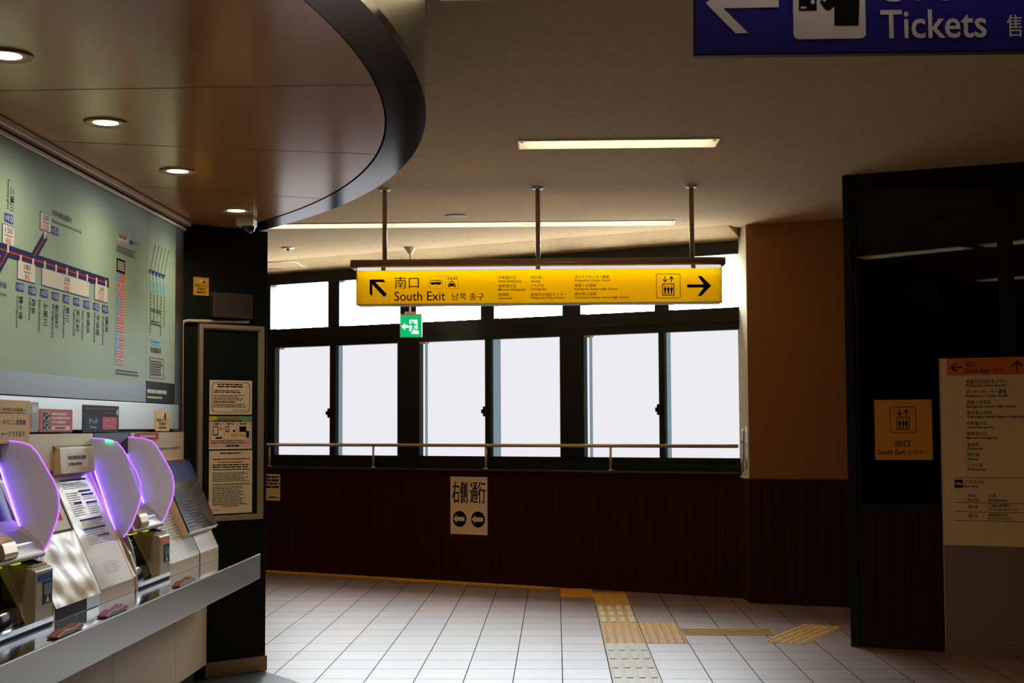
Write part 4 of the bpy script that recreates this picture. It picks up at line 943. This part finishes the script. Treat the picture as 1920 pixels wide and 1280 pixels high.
def d_kippu(mb, fr, u0, u1, v0, v1, d):
    w, h = u1-u0, v1-v0
    mb.box(fr, u0+w*.05, u0+w*.49, v0+h*.1, v0+h*.57, d-.001, d, 1); mb.box(fr, u0+w*.53, u0+w*.95, v0+h*.1, v0+h*.57, d-.001, d, 2)
    mb.text(fr, 'きっぷ', (u0+w*.16, v0+h*.52), (u0+w*.38, v0+h*.33), d+.0008, 0, 0, 0.02); mb.text(fr, 'Tickets', (u0+w*.17, v0+h*.25), (u0+w*.36, v0+h*.15), d+.0008, 0)
    mb.text(fr, 'チャージ', (u0+w*.62, v0+h*.52), (u0+w*.86, v0+h*.36), d+.0008, 0, 0, 0.02); mb.text(fr, 'Charge', (u0+w*.65, v0+h*.26), (u0+w*.84, v0+h*.15), d+.0008, 0)
    mb.rows(fr, u0+w*.5, u0+w*.9, v0+h*.76, v0+h*.68, 1, d, 3, 0.6, 0.05); mb.box(fr, u0+w*.06, u0+w*.9, v0+h*.865, v0+h*.885, d-.001, d, 2); mb.box(fr, u0+w*.93, u0+w*.975, v0+h*.66, v0+h*.86, d-.001, d, 0)
strip_notice(825, 98, 1182, 372, 'machine_sign', 'black sign with blue ticket field and red charge field', M['ink'], d_kippu, [M['paper'], M['navy'], M['red_pale'], M['grey_ink']])
def d_part(mb, fr, u0, u1, v0, v1, d):
    w, h = u1-u0, v1-v0
    mb.box(fr, u0, u0+w*.62, v0+h*.12, v0+h*.58, d-.001, d, 0); mb.rows(fr, u0, u0+w*.5, v0+h*.9, v0+h*.68, 2, d, 1); mb.box(fr, u0+w*.62, u0+w*.94, v0+h*.66, v0+h*.9, d-.001, d, 2)
strip_notice(200, 66, 376, 372, 'machine_sign', 'dark blue sign partly hidden behind the brown paper sheet', M['map_band'], d_part, [M['red_pale'], M['grey_ink'], M['paper']])
def d_cam(mb, fr, u0, u1, v0, v1, d):
    w, h = u1-u0, v1-v0
    mb.text(fr, '防犯カメラ', (u0+w*.1, v0+h*.62), (u0+w*.92, v0+h*.46), d, 0, 0, 0.03); mb.text(fr, '作動中', (u0+w*.25, v0+h*.44), (u0+w*.78, v0+h*.28), d, 0, 0, 0.03)
    mb.box(fr, u0+w*.15, u0+w*.85, v0+h*.235, v0+h*.245, d-.001, d, 0); mb.rows(fr, u0+w*.2, u0+w*.8, v0+h*.22, v0+h*.1, 1, d, 0, 0.6, 0.05)
    mb.poly(fr, rrect(u0+w*.35, u0+w*.6, v0+h*.74, v0+h*.88, h*.04), d-.001, d, 1); mb.poly(fr, circ(u0+w*.68, v0+h*.74, w*.07, 12), d-.001, d, 0)
strip_notice(1552, 160, 1690, 360, 'sticker', 'yellow camera sticker on the steel strip right of the machines', M['yellow_print'], d_cam, [M['ink'], M['paper']])
def d_brown(mb, fr, u0, u1, v0, v1, d):
    for s, x0, y0, x1, y1, q in (('チャージご利用のお客様へ', -150, 120, 262, 172, 0), ('券売機・のりこし精算機', -110, 244, 258, 300, 0), ('窓口でチャージできます', -140, 362, 250, 416, 0)):
        mb.ptext(fr, s, *q3(x0, y0), *q3(x1, y1), d, 0, 0, 0.012)
    a, b = fr.at(*q3(-200, 176), d), fr.at(*q3(258, 181), d); mb.box(fr, a[0], b[0], b[1], a[1], d-.001, d, 0)
strip_notice(-260, 34, 288, 478, 'paper_sheet', 'large brown paper sheet with handwritten style notice at left edge', M['paper_brown'], d_brown, [M['ink']], 0.035)

# ---- the ticket machines
SX = [-2.05, -2.28]; FSl = Fr((-2.05, 0, 0.83), (0, 1, 0), (-0.23, 0, 0.51)); SLEN = math.hypot(.23, .51)
def body(y0, y1, recess=False):
    mb = MB()
    if not recess: pr = [(XW+.001, CZ+.001), (-2.05, CZ+.001), (-2.05, 0.83), (-2.28, 1.34), (-2.268, 1.36), (-2.268, 1.525), (XW+.001, 1.525)]
    else: pr = [(XW+.001, CZ+.001), (-2.17, CZ+.001), (-2.19, 0.98), (-2.17, 1.07), (-2.28, 1.34), (-2.275, 1.36), (-2.275, 1.525), (XW+.001, 1.525)]
    mb.poly(GX, pr, -y1, -y0); return mb
FINY = [at_y(*p, 6.75) for p in ((154, 820), (185, 822), (202, 824), (216, 829), (227, 841), (236, 856), (244, 870), (250, 880), (255, 890), (259, 902), (260.6, 912), (261, 924), (259.7, 937), (257, 948), (253, 959), (246, 978), (240, 989), (234, 999), (229, 1006), (222, 1009), (216, 1006), (213, 993))]
FINP = [(p.x+0.014, p.z) for p in FINY]
def fin(y, parent, green=False):
    mb = MB(); mb.poly(GX, FINP, -y-0.002, -y+0.002); f = mb.build('privacy_fin', M['fin'], parent)
    pts = [V((x, y-0.001, z)) for x, z in FINP]
    mb = MB(); mb.tube(pts[:19], 0.0028, 8); tag(mb.build('glowing_edge', M['edge_purple'], f), 'purple glowing rim')
    A, B = V((FINP[0][0], y-0.010, FINP[0][1])), V((FINP[-1][0], y-0.010, FINP[-1][1]))
    mb = MB(); mb.tube([A+(B-A)*.01, B], 0.0035, 8); tag(mb.build('glowing_edge', M['edge_blue'], f), 'violet blue glowing straight edge')
    ld = bpy.data.lights.new('fin_glow_lamp', 'AREA'); ld.shape = 'RECTANGLE'; ld.size = 0.006; ld.size_y = (B-A).length*0.96; ld.energy = 0.026; ld.spread = math.radians(45); ld.color = (0.16, 0.05, 1.0)  # extra lamp added to spread the edge's blue glow over the fin
    lo = bpy.data.objects.new('fin_glow_lamp', ld); COL.objects.link(lo)
    ay = (A-B).normalized(); az = -(V((0.86, 0.5, 0.28))-ay*V((0.86, 0.5, 0.28)).dot(ay)).normalized(); ax = ay.cross(az)
    lo.matrix_world = Matrix(((ax.x, ay.x, az.x, 0), (ax.y, ay.y, az.y, 0), (ax.z, ay.z, az.z, 0), (0, 0, 0, 1))); lo.location = (A+B)/2+V((0.004, -0.016, 0))
    if green:
        mb = MB(); c = V((FINP[2][0]+.004, y-0.007, FINP[2][1]-.006)); mb.tube([c-V((.02, 0, -.001)), c+V((.012, 0, -.002))], 0.005, 8); tag(mb.build('status_lamp', M['edge_green'], f), 'green status lamp at the top of the fin')
    return f
def coin_unit(y0, y1, t, strip):
    """recessed coin mouth with hood, green lamps and the coin hopper at its right"""
    w = y1-y0
    body(y0, y1, True).build('coin_recess', M['black'], t)
    # left cheek with a curved front
    ck = [(-2.25, CZ+.002), (-2.062, CZ+.002), (-2.060, 0.83), (-2.066, 0.90), (-2.082, 0.97), (-2.105, 1.02), (-2.14, 1.05), (-2.25, 1.08)]
    mb = MB(); mb.poly(GX, ck, -(y0+0.022), -(y0+0.002), 0, True); mb.build('cheek_panel', M['machine2'], t)
    hb = MB(); yb0, yb1 = y0+0.022, y1-0.002
    hb.poly(GX, [(-2.24, 1.03), (-2.085, 1.03), (-2.078, 1.045), (-2.10, 1.085), (-2.135, 1.115), (-2.24, 1.20)], -yb1, -yb0); hb.build('hood', M['machine2'], t, bev=0.008)
    hb = MB(); hb.poly(GX, [(-2.20, 1.05), (-2.07, 1.05), (-2.06, 1.07), (-2.075, 1.12), (-2.12, 1.15), (-2.20, 1.15)], -(y0+w*.42), -(y0+w*.16)); hb.build('coin_slot_cover', M['steel_dark'], t, bev=0.012)
    hb = MB(); hb.poly(GX, [(-2.17, 1.052), (-2.092, 1.052), (-2.10, 1.10), (-2.17, 1.15)], -(y0+w*.86), -(y0+w*.52)); hb.build('note_slot_cover', M['steel'], t, bev=0.006)
    lp = MB(); lp.box(GX, -2.14, -2.12, 1.018, 1.029, -(y0+w*.38), -(y0+w*.18)); lp.build('guide_lamp', M['led_green'], t)
    lp = MB(); lp.box(GX, -2.125, -2.105, 1.020, 1.029, -(y0+w*.64), -(y0+w*.54)); lp.build('guide_lamp', M['led_green'], t)
    # dark coin bowl and its rollers
    bo = MB(); bo.poly(GX, [(-2.18, CZ+.004), (-2.085, CZ+.004), (-2.085, 0.80), (-2.10, 0.855), (-2.135, 0.875), (-2.18, 0.875)], -(y0+w*.62), -(y0+w*.06), 0, True); bo.build('coin_bowl', M['screen_black'], t, bev=0.012)
    bo = MB(); bo.box(GX, -2.19, -2.135, 0.92, 0.99, -(y0+w*.34), -(y0+w*.08)); bo.box(GX, -2.19, -2.12, 0.945, 0.955, -(y0+w*.36), -(y0+w*.06)); bo.build('note_mouth', M['black_gloss'], t, bev=0.004)
    # hopper block
    h0 = y0+w*.66
    hp = MB(); hp.poly(GX, [(-2.24, CZ+.002), (-2.05, CZ+.002), (-2.05, 0.985), (-2.06, 0.995), (-2.19, 1.028), (-2.24, 1.028)], -(y1-.003), -h0); hp.build('coin_hopper', M['machine2'], t, bev=0.004)
    sw = MB(); A = [V((-2.175, y0+w*.52, 1.02)), V((-2.15, y0+w*.54, 0.96)), V((-2.115, y0+w*.58, 0.88)), V((-2.075, y0+w*.63, CZ+.01))]
    vs = []; 
    for p in A: vs += [p, V((p.x+.012, h0+.004, p.z))]
    sw._add(vs+[V((-2.2, y0+w*.52, 1.02)), V((-2.2, h0+.004, CZ))], [(0, 1, 3, 2), (2, 3, 5, 4), (4, 5, 7, 6)], 0, True); sw.build('hopper_flank', M['machine2'], t)
    FTp = Fr((-2.06, y0, 0.995), (0, 1, 0), (-0.13, 0, 0.033))
    tr = MB(); o_ = [(w*.66+.012, .012), (w-.016, .012), (w-.016, .122), (w*.66+.012, .122)]; i_ = [(w*.66+.026, .024), (w-.03, .024), (w-.03, .112), (w*.66+.026, .112)]
    tr.ring(FTp, o_, i_, -0.002, 0.008); tr.build('tray_rim', M['machine2'], t)
    tr = MB(); tr.box(FTp, w*.66+.026, w-.03, .024, .112, 0, 0.002, 0); tr.poly(FTp, circ((w*.66+w)/2, .066, .034, 20), 0.002, 0.004, 1); tr.ring(FTp, circ((w*.66+w)/2, .066, .026, 20), circ((w*.66+w)/2, .066, .021, 20), 0.004, 0.0052, 0); tr.build('coin_tray', [M['ink'], M['steel_dark']], t)
    FH = Fr((-2.05, y0, 0), (0, 1, 0))
    lb = MB(); lb.box(FH, w*.70, w-.012, 0.945, 0.972, 0, 0.0015); lb.build('label_strip', M[strip], t)
    lb = MB(); lb.box(FH, w*.80, w-.014, 0.85, 0.94, 0, 0.0015, 0); lb.box(FH, w*.82, w-.022, 0.885, 0.93, 0.0015, 0.002, 1)
    c = (w*.80+w-.014)/2; lb.poly(FH, [(c-.02, .856), (c+.02, .856), (c, .886)], 0.0015, 0.0024, 2); lb.text(FH, '!', (c-.003, .879), (c+.003, .860), .0032, 0)
    lb.build('warning_label', [M['ink'], M['map_band'], M['paper']], t)
    lb = MB(); lb.box(FH, 0.0, w, CZ+.012, CZ+.032, -0.03, 0.004); lb.build('lower_slot', M['mirror_steel'], t)
    lb = MB(); lb.box(FH, 0.024, w-.02, CZ+.002, CZ+.012, -0.03, 0.001); lb.build('slot_gap', M['ink'], t)
def slope_box(mb, y0, y1, s0, s1, d0, d1, mi=0): return mb.box(FSl, y0, y1, s0, s1, d0, d1, mi)

tm1 = thing('ticket_machine', 'left ticket machine with a crumpled cover and purple fin, cut by the frame', 'ticket machine', (-2.17, 5.6, CZ))
body(4.0, 5.06).build('cabinet', M['machine'], tm1); body(5.63, 6.20).build('cabinet', M['machine'], tm1)
mb = MB(); slope_box(mb, 4.3, 5.0, 0.05, 0.5, 0, 0.003); mb.build('screen', M['screen_black'], tm1)
coin_unit(5.06, 5.63, tm1, 'blue_ink'); fin(5.62, tm1)
mb = MB(); mb.box(Fr((-2.05, 0, 0), (0, 1, 0)), 5.66, 6.02, CZ+.004, 0.826, -0.004, 0.002); mb.build('ticket_slot', M['ink'], tm1)
mb = MB(); mb.box(Fr((-2.05, 0, 0), (0, 1, 0)), 6.03, 6.19, CZ+.004, 0.826, 0, 0.004); mb.build('steel_plate', M['steel'], tm1)
a = FSl.at(*(zz(80, 850, 4.74)(0, 790)))
# poster with the red banner, black lower edge
mb = MB(); slope_box(mb, 5.645, 6.185, 0.30, 0.545, 0, 0.003, 0); slope_box(mb, 5.645, 6.12, 0.345, 0.43, 0.003, 0.004, 1)
mb.text(FSl, '発売中止', (5.72, 0.42), (6.05, 0.385), 0.005, 2, 0, 0.01); mb.text(FSl, 'しばらくお待ちください', (5.72, 0.375), (6.05, 0.352), 0.005, 2)
slope_box(mb, 5.645, 6.185, 0.29, 0.30, 0, 0.005, 3); slope_box(mb, 6.178, 6.190, 0.29, 0.545, 0, 0.006, 3)
mb.build('machine_poster', [M['paper'], M['red_ink'], M['cream'], M['ink']], tm1)
# crumpled plastic over the screen
mb = MB(); nx, ny = 26, 22; vs = []
for j in range(ny+1):
    for i in range(nx+1):
        u = 5.638+(6.195-5.638)*i/nx; s_ = -0.018+0.305*j/ny
        e = min(i, nx-i, j, ny-j)/3.0; e = min(1, e)
        b = 0.004+0.010*e*(0.5+0.5*math.sin(9*u+14*s_)*math.cos(31*s_-4*u)+0.35*math.sin(37*u+21*s_))
        vs.append(FSl.w(u, s_, b))
mb._add(vs, [(j*(nx+1)+i, j*(nx+1)+i+1, (j+1)*(nx+1)+i+1, (j+1)*(nx+1)+i) for j in range(ny) for i in range(nx)], 0, True)
mb.build('plastic_cover', M['foil'], tm1)

tm2 = thing('ticket_machine', 'middle ticket machine with long paper notice and two purple edged fins', 'ticket machine', (-2.17, 6.77, CZ))
body(6.20, 6.74).build('cabinet', M['machine'], tm2)
ck = [(-2.296, CZ+.002), (-2.045, CZ+.002), (-2.05, 0.85), (-2.08, 0.94), (-2.14, 1.04), (-2.238, 1.32), (-2.27, 1.43), (-2.284, 1.525), (-2.296, 1.525)]
mb = MB(); mb.poly(GX, ck, -6.772, -6.742); mb.build('side_divider', M['machine2'], tm2)
coin_unit(6.775, 7.34, tm2, 'orange_ink'); fin(6.735, tm2, True); fin(7.32, tm2)
q4 = zz(80, 850, 4.74)
mb = MB(); slope_box(mb, 6.215, 6.70, -0.005, 0.552, 0, 0.002, 0)
p0, p1 = 6.26, 6.66
for k, (s1, x0, x1) in enumerate(((0.53, .05, .9), (0.47, .5, .9), (0.452, .55, .95), (0.415, .2, .45), (0.41, .6, .97), (0.33, .15, .9), (0.285, .15, .9), (0.245, .5, .9))):
    slope_box(mb, p0+(p1-p0)*x0, p0+(p1-p0)*x1, s1-.010, s1, 0.002, 0.003, 1)
mb.rows(FSl, p0+.02, p1-.02, 0.512, 0.48, 4, 0.003, 2); mb.rows(FSl, p0+.02, p0+.2, 0.465, 0.345, 11, 0.003, 2); mb.rows(FSl, p0+.23, p1, 0.44, 0.42, 2, 0.003, 2); mb.rows(FSl, p0+.23, p1, 0.40, 0.345, 5, 0.003, 2)
mb.rows(FSl, p0+.06, p1, 0.318, 0.29, 3, 0.003, 2, 0.3); mb.rows(FSl, p0+.06, p1, 0.272, 0.20, 6, 0.003, 2, 0.3); mb.rows(FSl, p0+.1, p1-.06, 0.11, 0.05, 6, 0.003, 2, 0.2)
tag(mb.build('machine_notice', [M['paper_gloss'], M['blue_ink'], M['faint_ink']], tm2), 'long white notice with blue headings on the sloping face')
mb = MB(); mb.box(FSl, 6.70, 6.738, 0.0, 0.555, 0, 0.004); mb.build('wood_edge', M['wood_light'], tm2)
FU = Fr((-2.268, 0, 0), (0, 1, 0)); FTl = Fr((-2.268, 0, 1.505), (0, 1, 0), (0.035, 0, -0.15)); 
bx = MB(); bx.poly(GX, [(-2.275, 1.335), (-2.235, 1.342), (-2.245, 1.462), (-2.275, 1.465)], -6.68, -6.22); bx.build('upper_flap', M['machine'], tm2, bev=0.003)
FLp = Fr((-2.2375, 0, 1.342), (0, 1, 0), (-0.01, 0, 0.12))
mb = MB(); mb.box(FLp, 6.30, 6.58, 0.028, 0.092, 0, 0.003, 0); mb.rows(FLp, 6.32, 6.56, 0.084, 0.062, 1, 0.004, 1, 0.7, 0.02); mb.rows(FLp, 6.32, 6.50, 0.052, 0.034, 1, 0.004, 1, 0.7, 0.02); mb.build('flap_label', [M['paper'], M['grey_ink']], tm2)
mb = MB(); mb.box(FU, 6.20, 6.70, 1.462, 1.470, 0, 0.006); mb.build('flap_gap', M['dark_plate'], tm2)

tm3 = thing('ticket_machine', 'far ticket machine with white lit notice and glossy black price panel', 'ticket machine', (-2.17, 7.9, CZ))
body(7.345, 8.40).build('cabinet', M['machine'], tm3)
FV = Fr((-2.05, 0, 0), (0, 1, 0))
mb = MB(); slope_box(mb, 7.37, 7.93, -0.003, 0.40, 0, 0.002, 0); mb.rows(FSl, 7.42, 7.9, 0.36, 0.12, 14, 0.0035, 1, 0.25); tag(mb.build('machine_notice', [M['paper_gloss'], M['faint_ink']], tm3), 'white laminated notice on the sloping face')
mb = MB(); mb.box(FSl, 7.955, 7.965, -0.005, 0.14, 0, 0.003); mb.box(FV, 7.955, 7.965, CZ+.002, 0.83, 0, 0.003); mb.build('panel_seam', M['dark_plate'], tm3)
PB = [FSl.at(*zz(200, 740, 4.0)(*p), 0.05) for p in ((450, 520), (540, 512), (802, 992), (585, 1062))]
s0 = 0.125; b0, b1 = 7.74, 8.38
mb = MB(); slope_box(mb, b0, b1, s0-.012, 0.56, 0.0, 0.045, 0); mb.build('panel_housing', M['wood_light'], tm3, bev=0.003)
mb = MB(); slope_box(mb, b0+.006, b1, s0, 0.56, 0.045, 0.055, 0); slope_box(mb, b0+.012, b1-.008, s0+.30, 0.545, 0.055, 0.0556, 1); mb.rows(FSl, b0+.04, b0+.42, s0+.2, s0+.02, 9, 0.0565, 2, 0.35, 0.5); slope_box(mb, b0, b1+.003, s0-.004, s0, 0.045, 0.056, 3)
tag(mb.build('price_panel', [M['screen_black'], M['navy'], M['grey_ink'], M['cream']], tm3), 'glossy black price panel with small print')
mb = MB(); mb.box(FU, 7.50, 8.30, 1.43, 1.436, 0, 0.003); mb.build('flap_gap', M['dark_plate'], tm3)
mb = MB(); mb.box(FU, 7.42, 7.85, 1.485, 1.522, 0.001, 0.004, 0); mb.rows(FU, 7.5, 7.78, 1.512, 1.496, 1, 0.005, 1, 0.7, 0.02); mb.build('label_strip', [M['red_ink'], M['cream']], tm3)

# small brown rests on the steel shelf
for (px_, py_), lab in zip(((124, 1181), (212, 1144), (345, 1090)), ('small brown rest on the steel shelf under the crumpled cover', 'small brown rest on the steel shelf below the long notice', 'farthest small brown rest on the shelf, near the white notice')):
    p = at_z(px_, py_, CZ+.012); Fz = Fr((p.x-.02, p.y, CZ+.001), (0, 1, 0), (1, 0, 0))
    Fz = Fr((p.x, p.y, CZ+.001), (0.0, 1, 0))
    mb = MB(); mb.poly(Fz, [(-.15, 0), (.13, 0), (.15, .012), (.10, .026), (.02, .016), (-.06, .022), (-.15, .008)], -0.022, 0.022)
    tag(mb.build('cane_rest', M['brown_pad'], bev=0.004), lab, 'rest', 'brown rests on the counter shelf')

# ================================================================== ON THE DARK PILLAR
notice(FP, 362.5, 519, 391, 554.5, 'sticker', 'orange yellow camera sticker high on the black pillar', 'sticker', M['yellow_print'], 0.003, draw=d_cam, mats=[M['ink'], M['paper']])
a, b = FP.at(400, 547, 0.06), FP.at(474.5, 598, 0.06)
mb = MB(); mb.box(FP, a[0], b[0], b[1], a[1], 0.0, 0.06); tag(mb.build('wall_box', M['dark_plate'], bev=0.004), 'dark brown box on the pillar above the notice board', 'box')
nb = thing('notice_board', 'narrow metal framed notice board on the dark pillar', 'notice board', FP.w(-0.2, 0.9, 0.02))
dN = 0.03
o_ = [FP.at(x, y, dN) for x, y in ((374, 606), (496, 612), (494, 970.5), (371, 981))]
u0, u1 = (o_[0][0]+o_[3][0])/2, (o_[1][0]+o_[2][0])/2; v1, v0 = (o_[0][1]+o_[1][1])/2, (o_[2][1]+o_[3][1])/2; k = 0.026
R4 = lambda a, b, c, e: [(a, c), (b, c), (b, e), (a, e)]
mb = MB(); mb.ring(FP, R4(u0, u1, v0, v1), R4(u0+k, u1-k, v0+k, v1-k), 0.0, dN); mb.ring(FP, R4(u0+k, u1-k, v0+k, v1-k), R4(u0+k+.008, u1-k-.008, v0+k+.008, v1-k-.008), 0.0, dN-0.010); mb.build('board_frame', M['alu'], nb, bev=0.002)
mb = MB(); mb.box(FP, u0+k, u1-k, v0+k, v1-k, 0.0, 0.006); mb.build('backing', M['pillar'], nb)
def sheetA(mb, fr, u0, u1, v0, v1, d):
    w, h = u1-u0, v1-v0
    mb.ring(fr, rrect(u0+w*.05, u1-w*.05, v0+h*.06, v1-h*.06, w*.1), rrect(u0+w*.062, u1-w*.062, v0+h*.072, v1-h*.072, w*.095), d-.0005, d, 0)
    mb.rows(fr, u0+w*.18, u1-w*.18, v1-h*.09, v1-h*.22, 2, d, 0, 0.6, 0.1); mb.rows(fr, u0+w*.09, u1-w*.09, v1-h*.28, v1-h*.38, 2, d, 1, 0.6, 0.3); mb.rows(fr, u0+w*.09, u1-w*.15, v1-h*.42, v1-h*.6, 4, d, 2, 0.5); mb.rows(fr, u0+w*.09, u0+w*.65, v1-h*.61, v1-h*.66, 1, d, 0, 0.7); mb.rows(fr, u0+w*.09, u1-w*.09, v1-h*.68, v1-h*.8, 3, d, 2, 0.6); mb.rows(fr, u0+w*.55, u1-w*.12, v1-h*.85, v1-h*.89, 1, d, 2)
def sheetB(mb, fr, u0, u1, v0, v1, d):
    w, h = u1-u0, v1-v0
    mb.box(fr, u0, u1, v1-h*.18, v1, d-.0006, d-.0002, 3); mb.box(fr, u0, u1, v0+h*.06, v1-h*.18, d-.0006, d-.0002, 4); mb.box(fr, u0, u0+w*.18, v1-h*.12, v1, d-.0006, d, 5)
    mb.rows(fr, u0+w*.22, u1-w*.2, v1-h*.05, v1-h*.11, 1, d, 1, 0.7); mb.rows(fr, u0+w*.1, u1-w*.08, v1-h*.12, v1-h*.17, 1, d, 0, 0.7)
    for k in range(3):
        a = u0+w*(.05+.31*k); mb.box(fr, a, a+w*.28, v0+h*.3, v1-h*.27, d-.0006, d, 2); mb.rows(fr, a+w*.05, a+w*.2, v1-h*.21, v1-h*.26, 1, d, 0, 0.7, 0.05)
    ph = lambda a, b, c, e: mb.ring(fr, rrect(u0+w*a, u0+w*b, v0+h*c, v0+h*e, w*.02), rrect(u0+w*(a+.015), u0+w*(b-.015), v0+h*(c+.03), v0+h*(e-.03), w*.012), d, d+.0008, 0)
    ph(.08, .21, .42, .7); ph(.38, .46, .52, .7); mb.box(fr, u0+w*.70, u0+w*.86, v0+h*.52, v0+h*.69, d, d+.0006, 0); mb.box(fr, u0+w*.86, u0+w*.93, v0+h*.34, v0+h*.55, d, d+.0008, 0)
    mb.ring(fr, circ(u0+w*.27, v0+h*.62, w*.035, 14), circ(u0+w*.27, v0+h*.62, w*.022, 14), d, d+.0008, 1); mb.poly(fr, [(u0+w*.53, v0+h*.58), (u0+w*.62, v0+h*.58), (u0+w*.575, v0+h*.5)], d, d+.0008, 0)
    for a in (.5, .69): mb.box(fr, u0+w*a, u0+w*(a+.16), v0+h*.38, v0+h*.46, d, d+.0005, 5)
    mb.box(fr, u0+w*.15, u0+w*.3, v0+h*.32, v0+h*.37, d, d+.0006, 0); mb.rows(fr, u0+w*.05, u1-w*.05, v0+h*.28, v0+h*.16, 2, d, 6, 0.5); mb.rows(fr, u0+w*.4, u0+w*.72, v0+h*.13, v0+h*.07, 1, d, 0, 0.8, 0.02)
def sheetC(mb, fr, u0, u1, v0, v1, d):
    w, h = u1-u0, v1-v0
    mb.rows(fr, u0+w*.25, u1-w*.25, v1-h*.025, v1-h*.06, 1, d, 0, 0.6, 0.05)
    for s in (.13, .295, .53): mb.box(fr, u0+w*.08, u1-w*.06, v1-h*(s+.012), v1-h*s, d-.0005, d, 0)
    mb.rows(fr, u0+w*.2, u1-w*.2, v1-h*.17, v1-h*.20, 1, d, 1, 0.6, 0.05); mb.rows(fr, u0+w*.08, u1-w*.08, v1-h*.21, v1-h*.28, 2, d, 0, 0.5, 0.1); mb.rows(fr, u0+w*.08, u1-w*.08, v1-h*.34, v1-h*.5, 6, d, 2, 0.5); mb.rows(fr, u0+w*.08, u1-w*.08, v1-h*.56, v1-h*.86, 11, d, 2, 0.5); mb.box(fr, u0+w*.08, u1-w*.06, v1-h*.866, v1-h*.862, d-.0005, d, 0); mb.rows(fr, u0+w*.3, u0+w*.7, v1-h*.875, v1-h*.895, 1, d, 0, 0.6, 0.05); mb.rows(fr, u0+w*.08, u0+w*.25, v1-h*.93, v1-h*.95, 1, d, 1, 0.6, 0.05)
FN = Fr(FP.w(0, 0, 0.0065), FP.u)
SG = 'sheets pinned to the notice board'
notice(FN, 393, 712, 472, 777, 'notice_sheet', 'top notice sheet on the pillar board, with rounded black border', 'notice', M['paper_old'], 0.002, SG, draw=sheetA, mats=[M['ink'], M['navy'], M['grey_ink']])
notice(FN, 392, 780, 472, 841, 'notice_sheet', 'middle colourful notice sheet on the pillar board, with pictures of phones', 'notice', M['paper_old'], 0.002, SG, draw=sheetB, mats=[M['ink'], M['red_ink'], M['paper_old'], M['green_ink'], M['pink'], M['yellow_print'], M['grey_ink']])
notice(FN, 392, 845, 472, 960, 'notice_sheet', 'long bottom notice sheet on the pillar board, with three black rules', 'notice', M['paper_old'], 0.002, SG, draw=sheetC, mats=[M['ink'], M['red_ink'], M['grey_ink']])
c = [FP.at(x, y, 0.02) for x, y in ((341, 868), (341.5, 609), (344, 603), (350, 601), (466, 603.5))]
mb = MB(); mb.tube([FP.w(u, v, 0.02) for u, v in c], 0.010, 12); c_ = FP.w(c[0][0], c[0][1], 0.02); mb.lathe(c_, [(0.010, 0.02), (0.016, 0.012), (0.018, -0.006), (0.012, -0.012)], 16)
tag(mb.build('conduit_pipe', M['cream']), 'thin cream conduit pipe bent over the notice board', 'pipe')
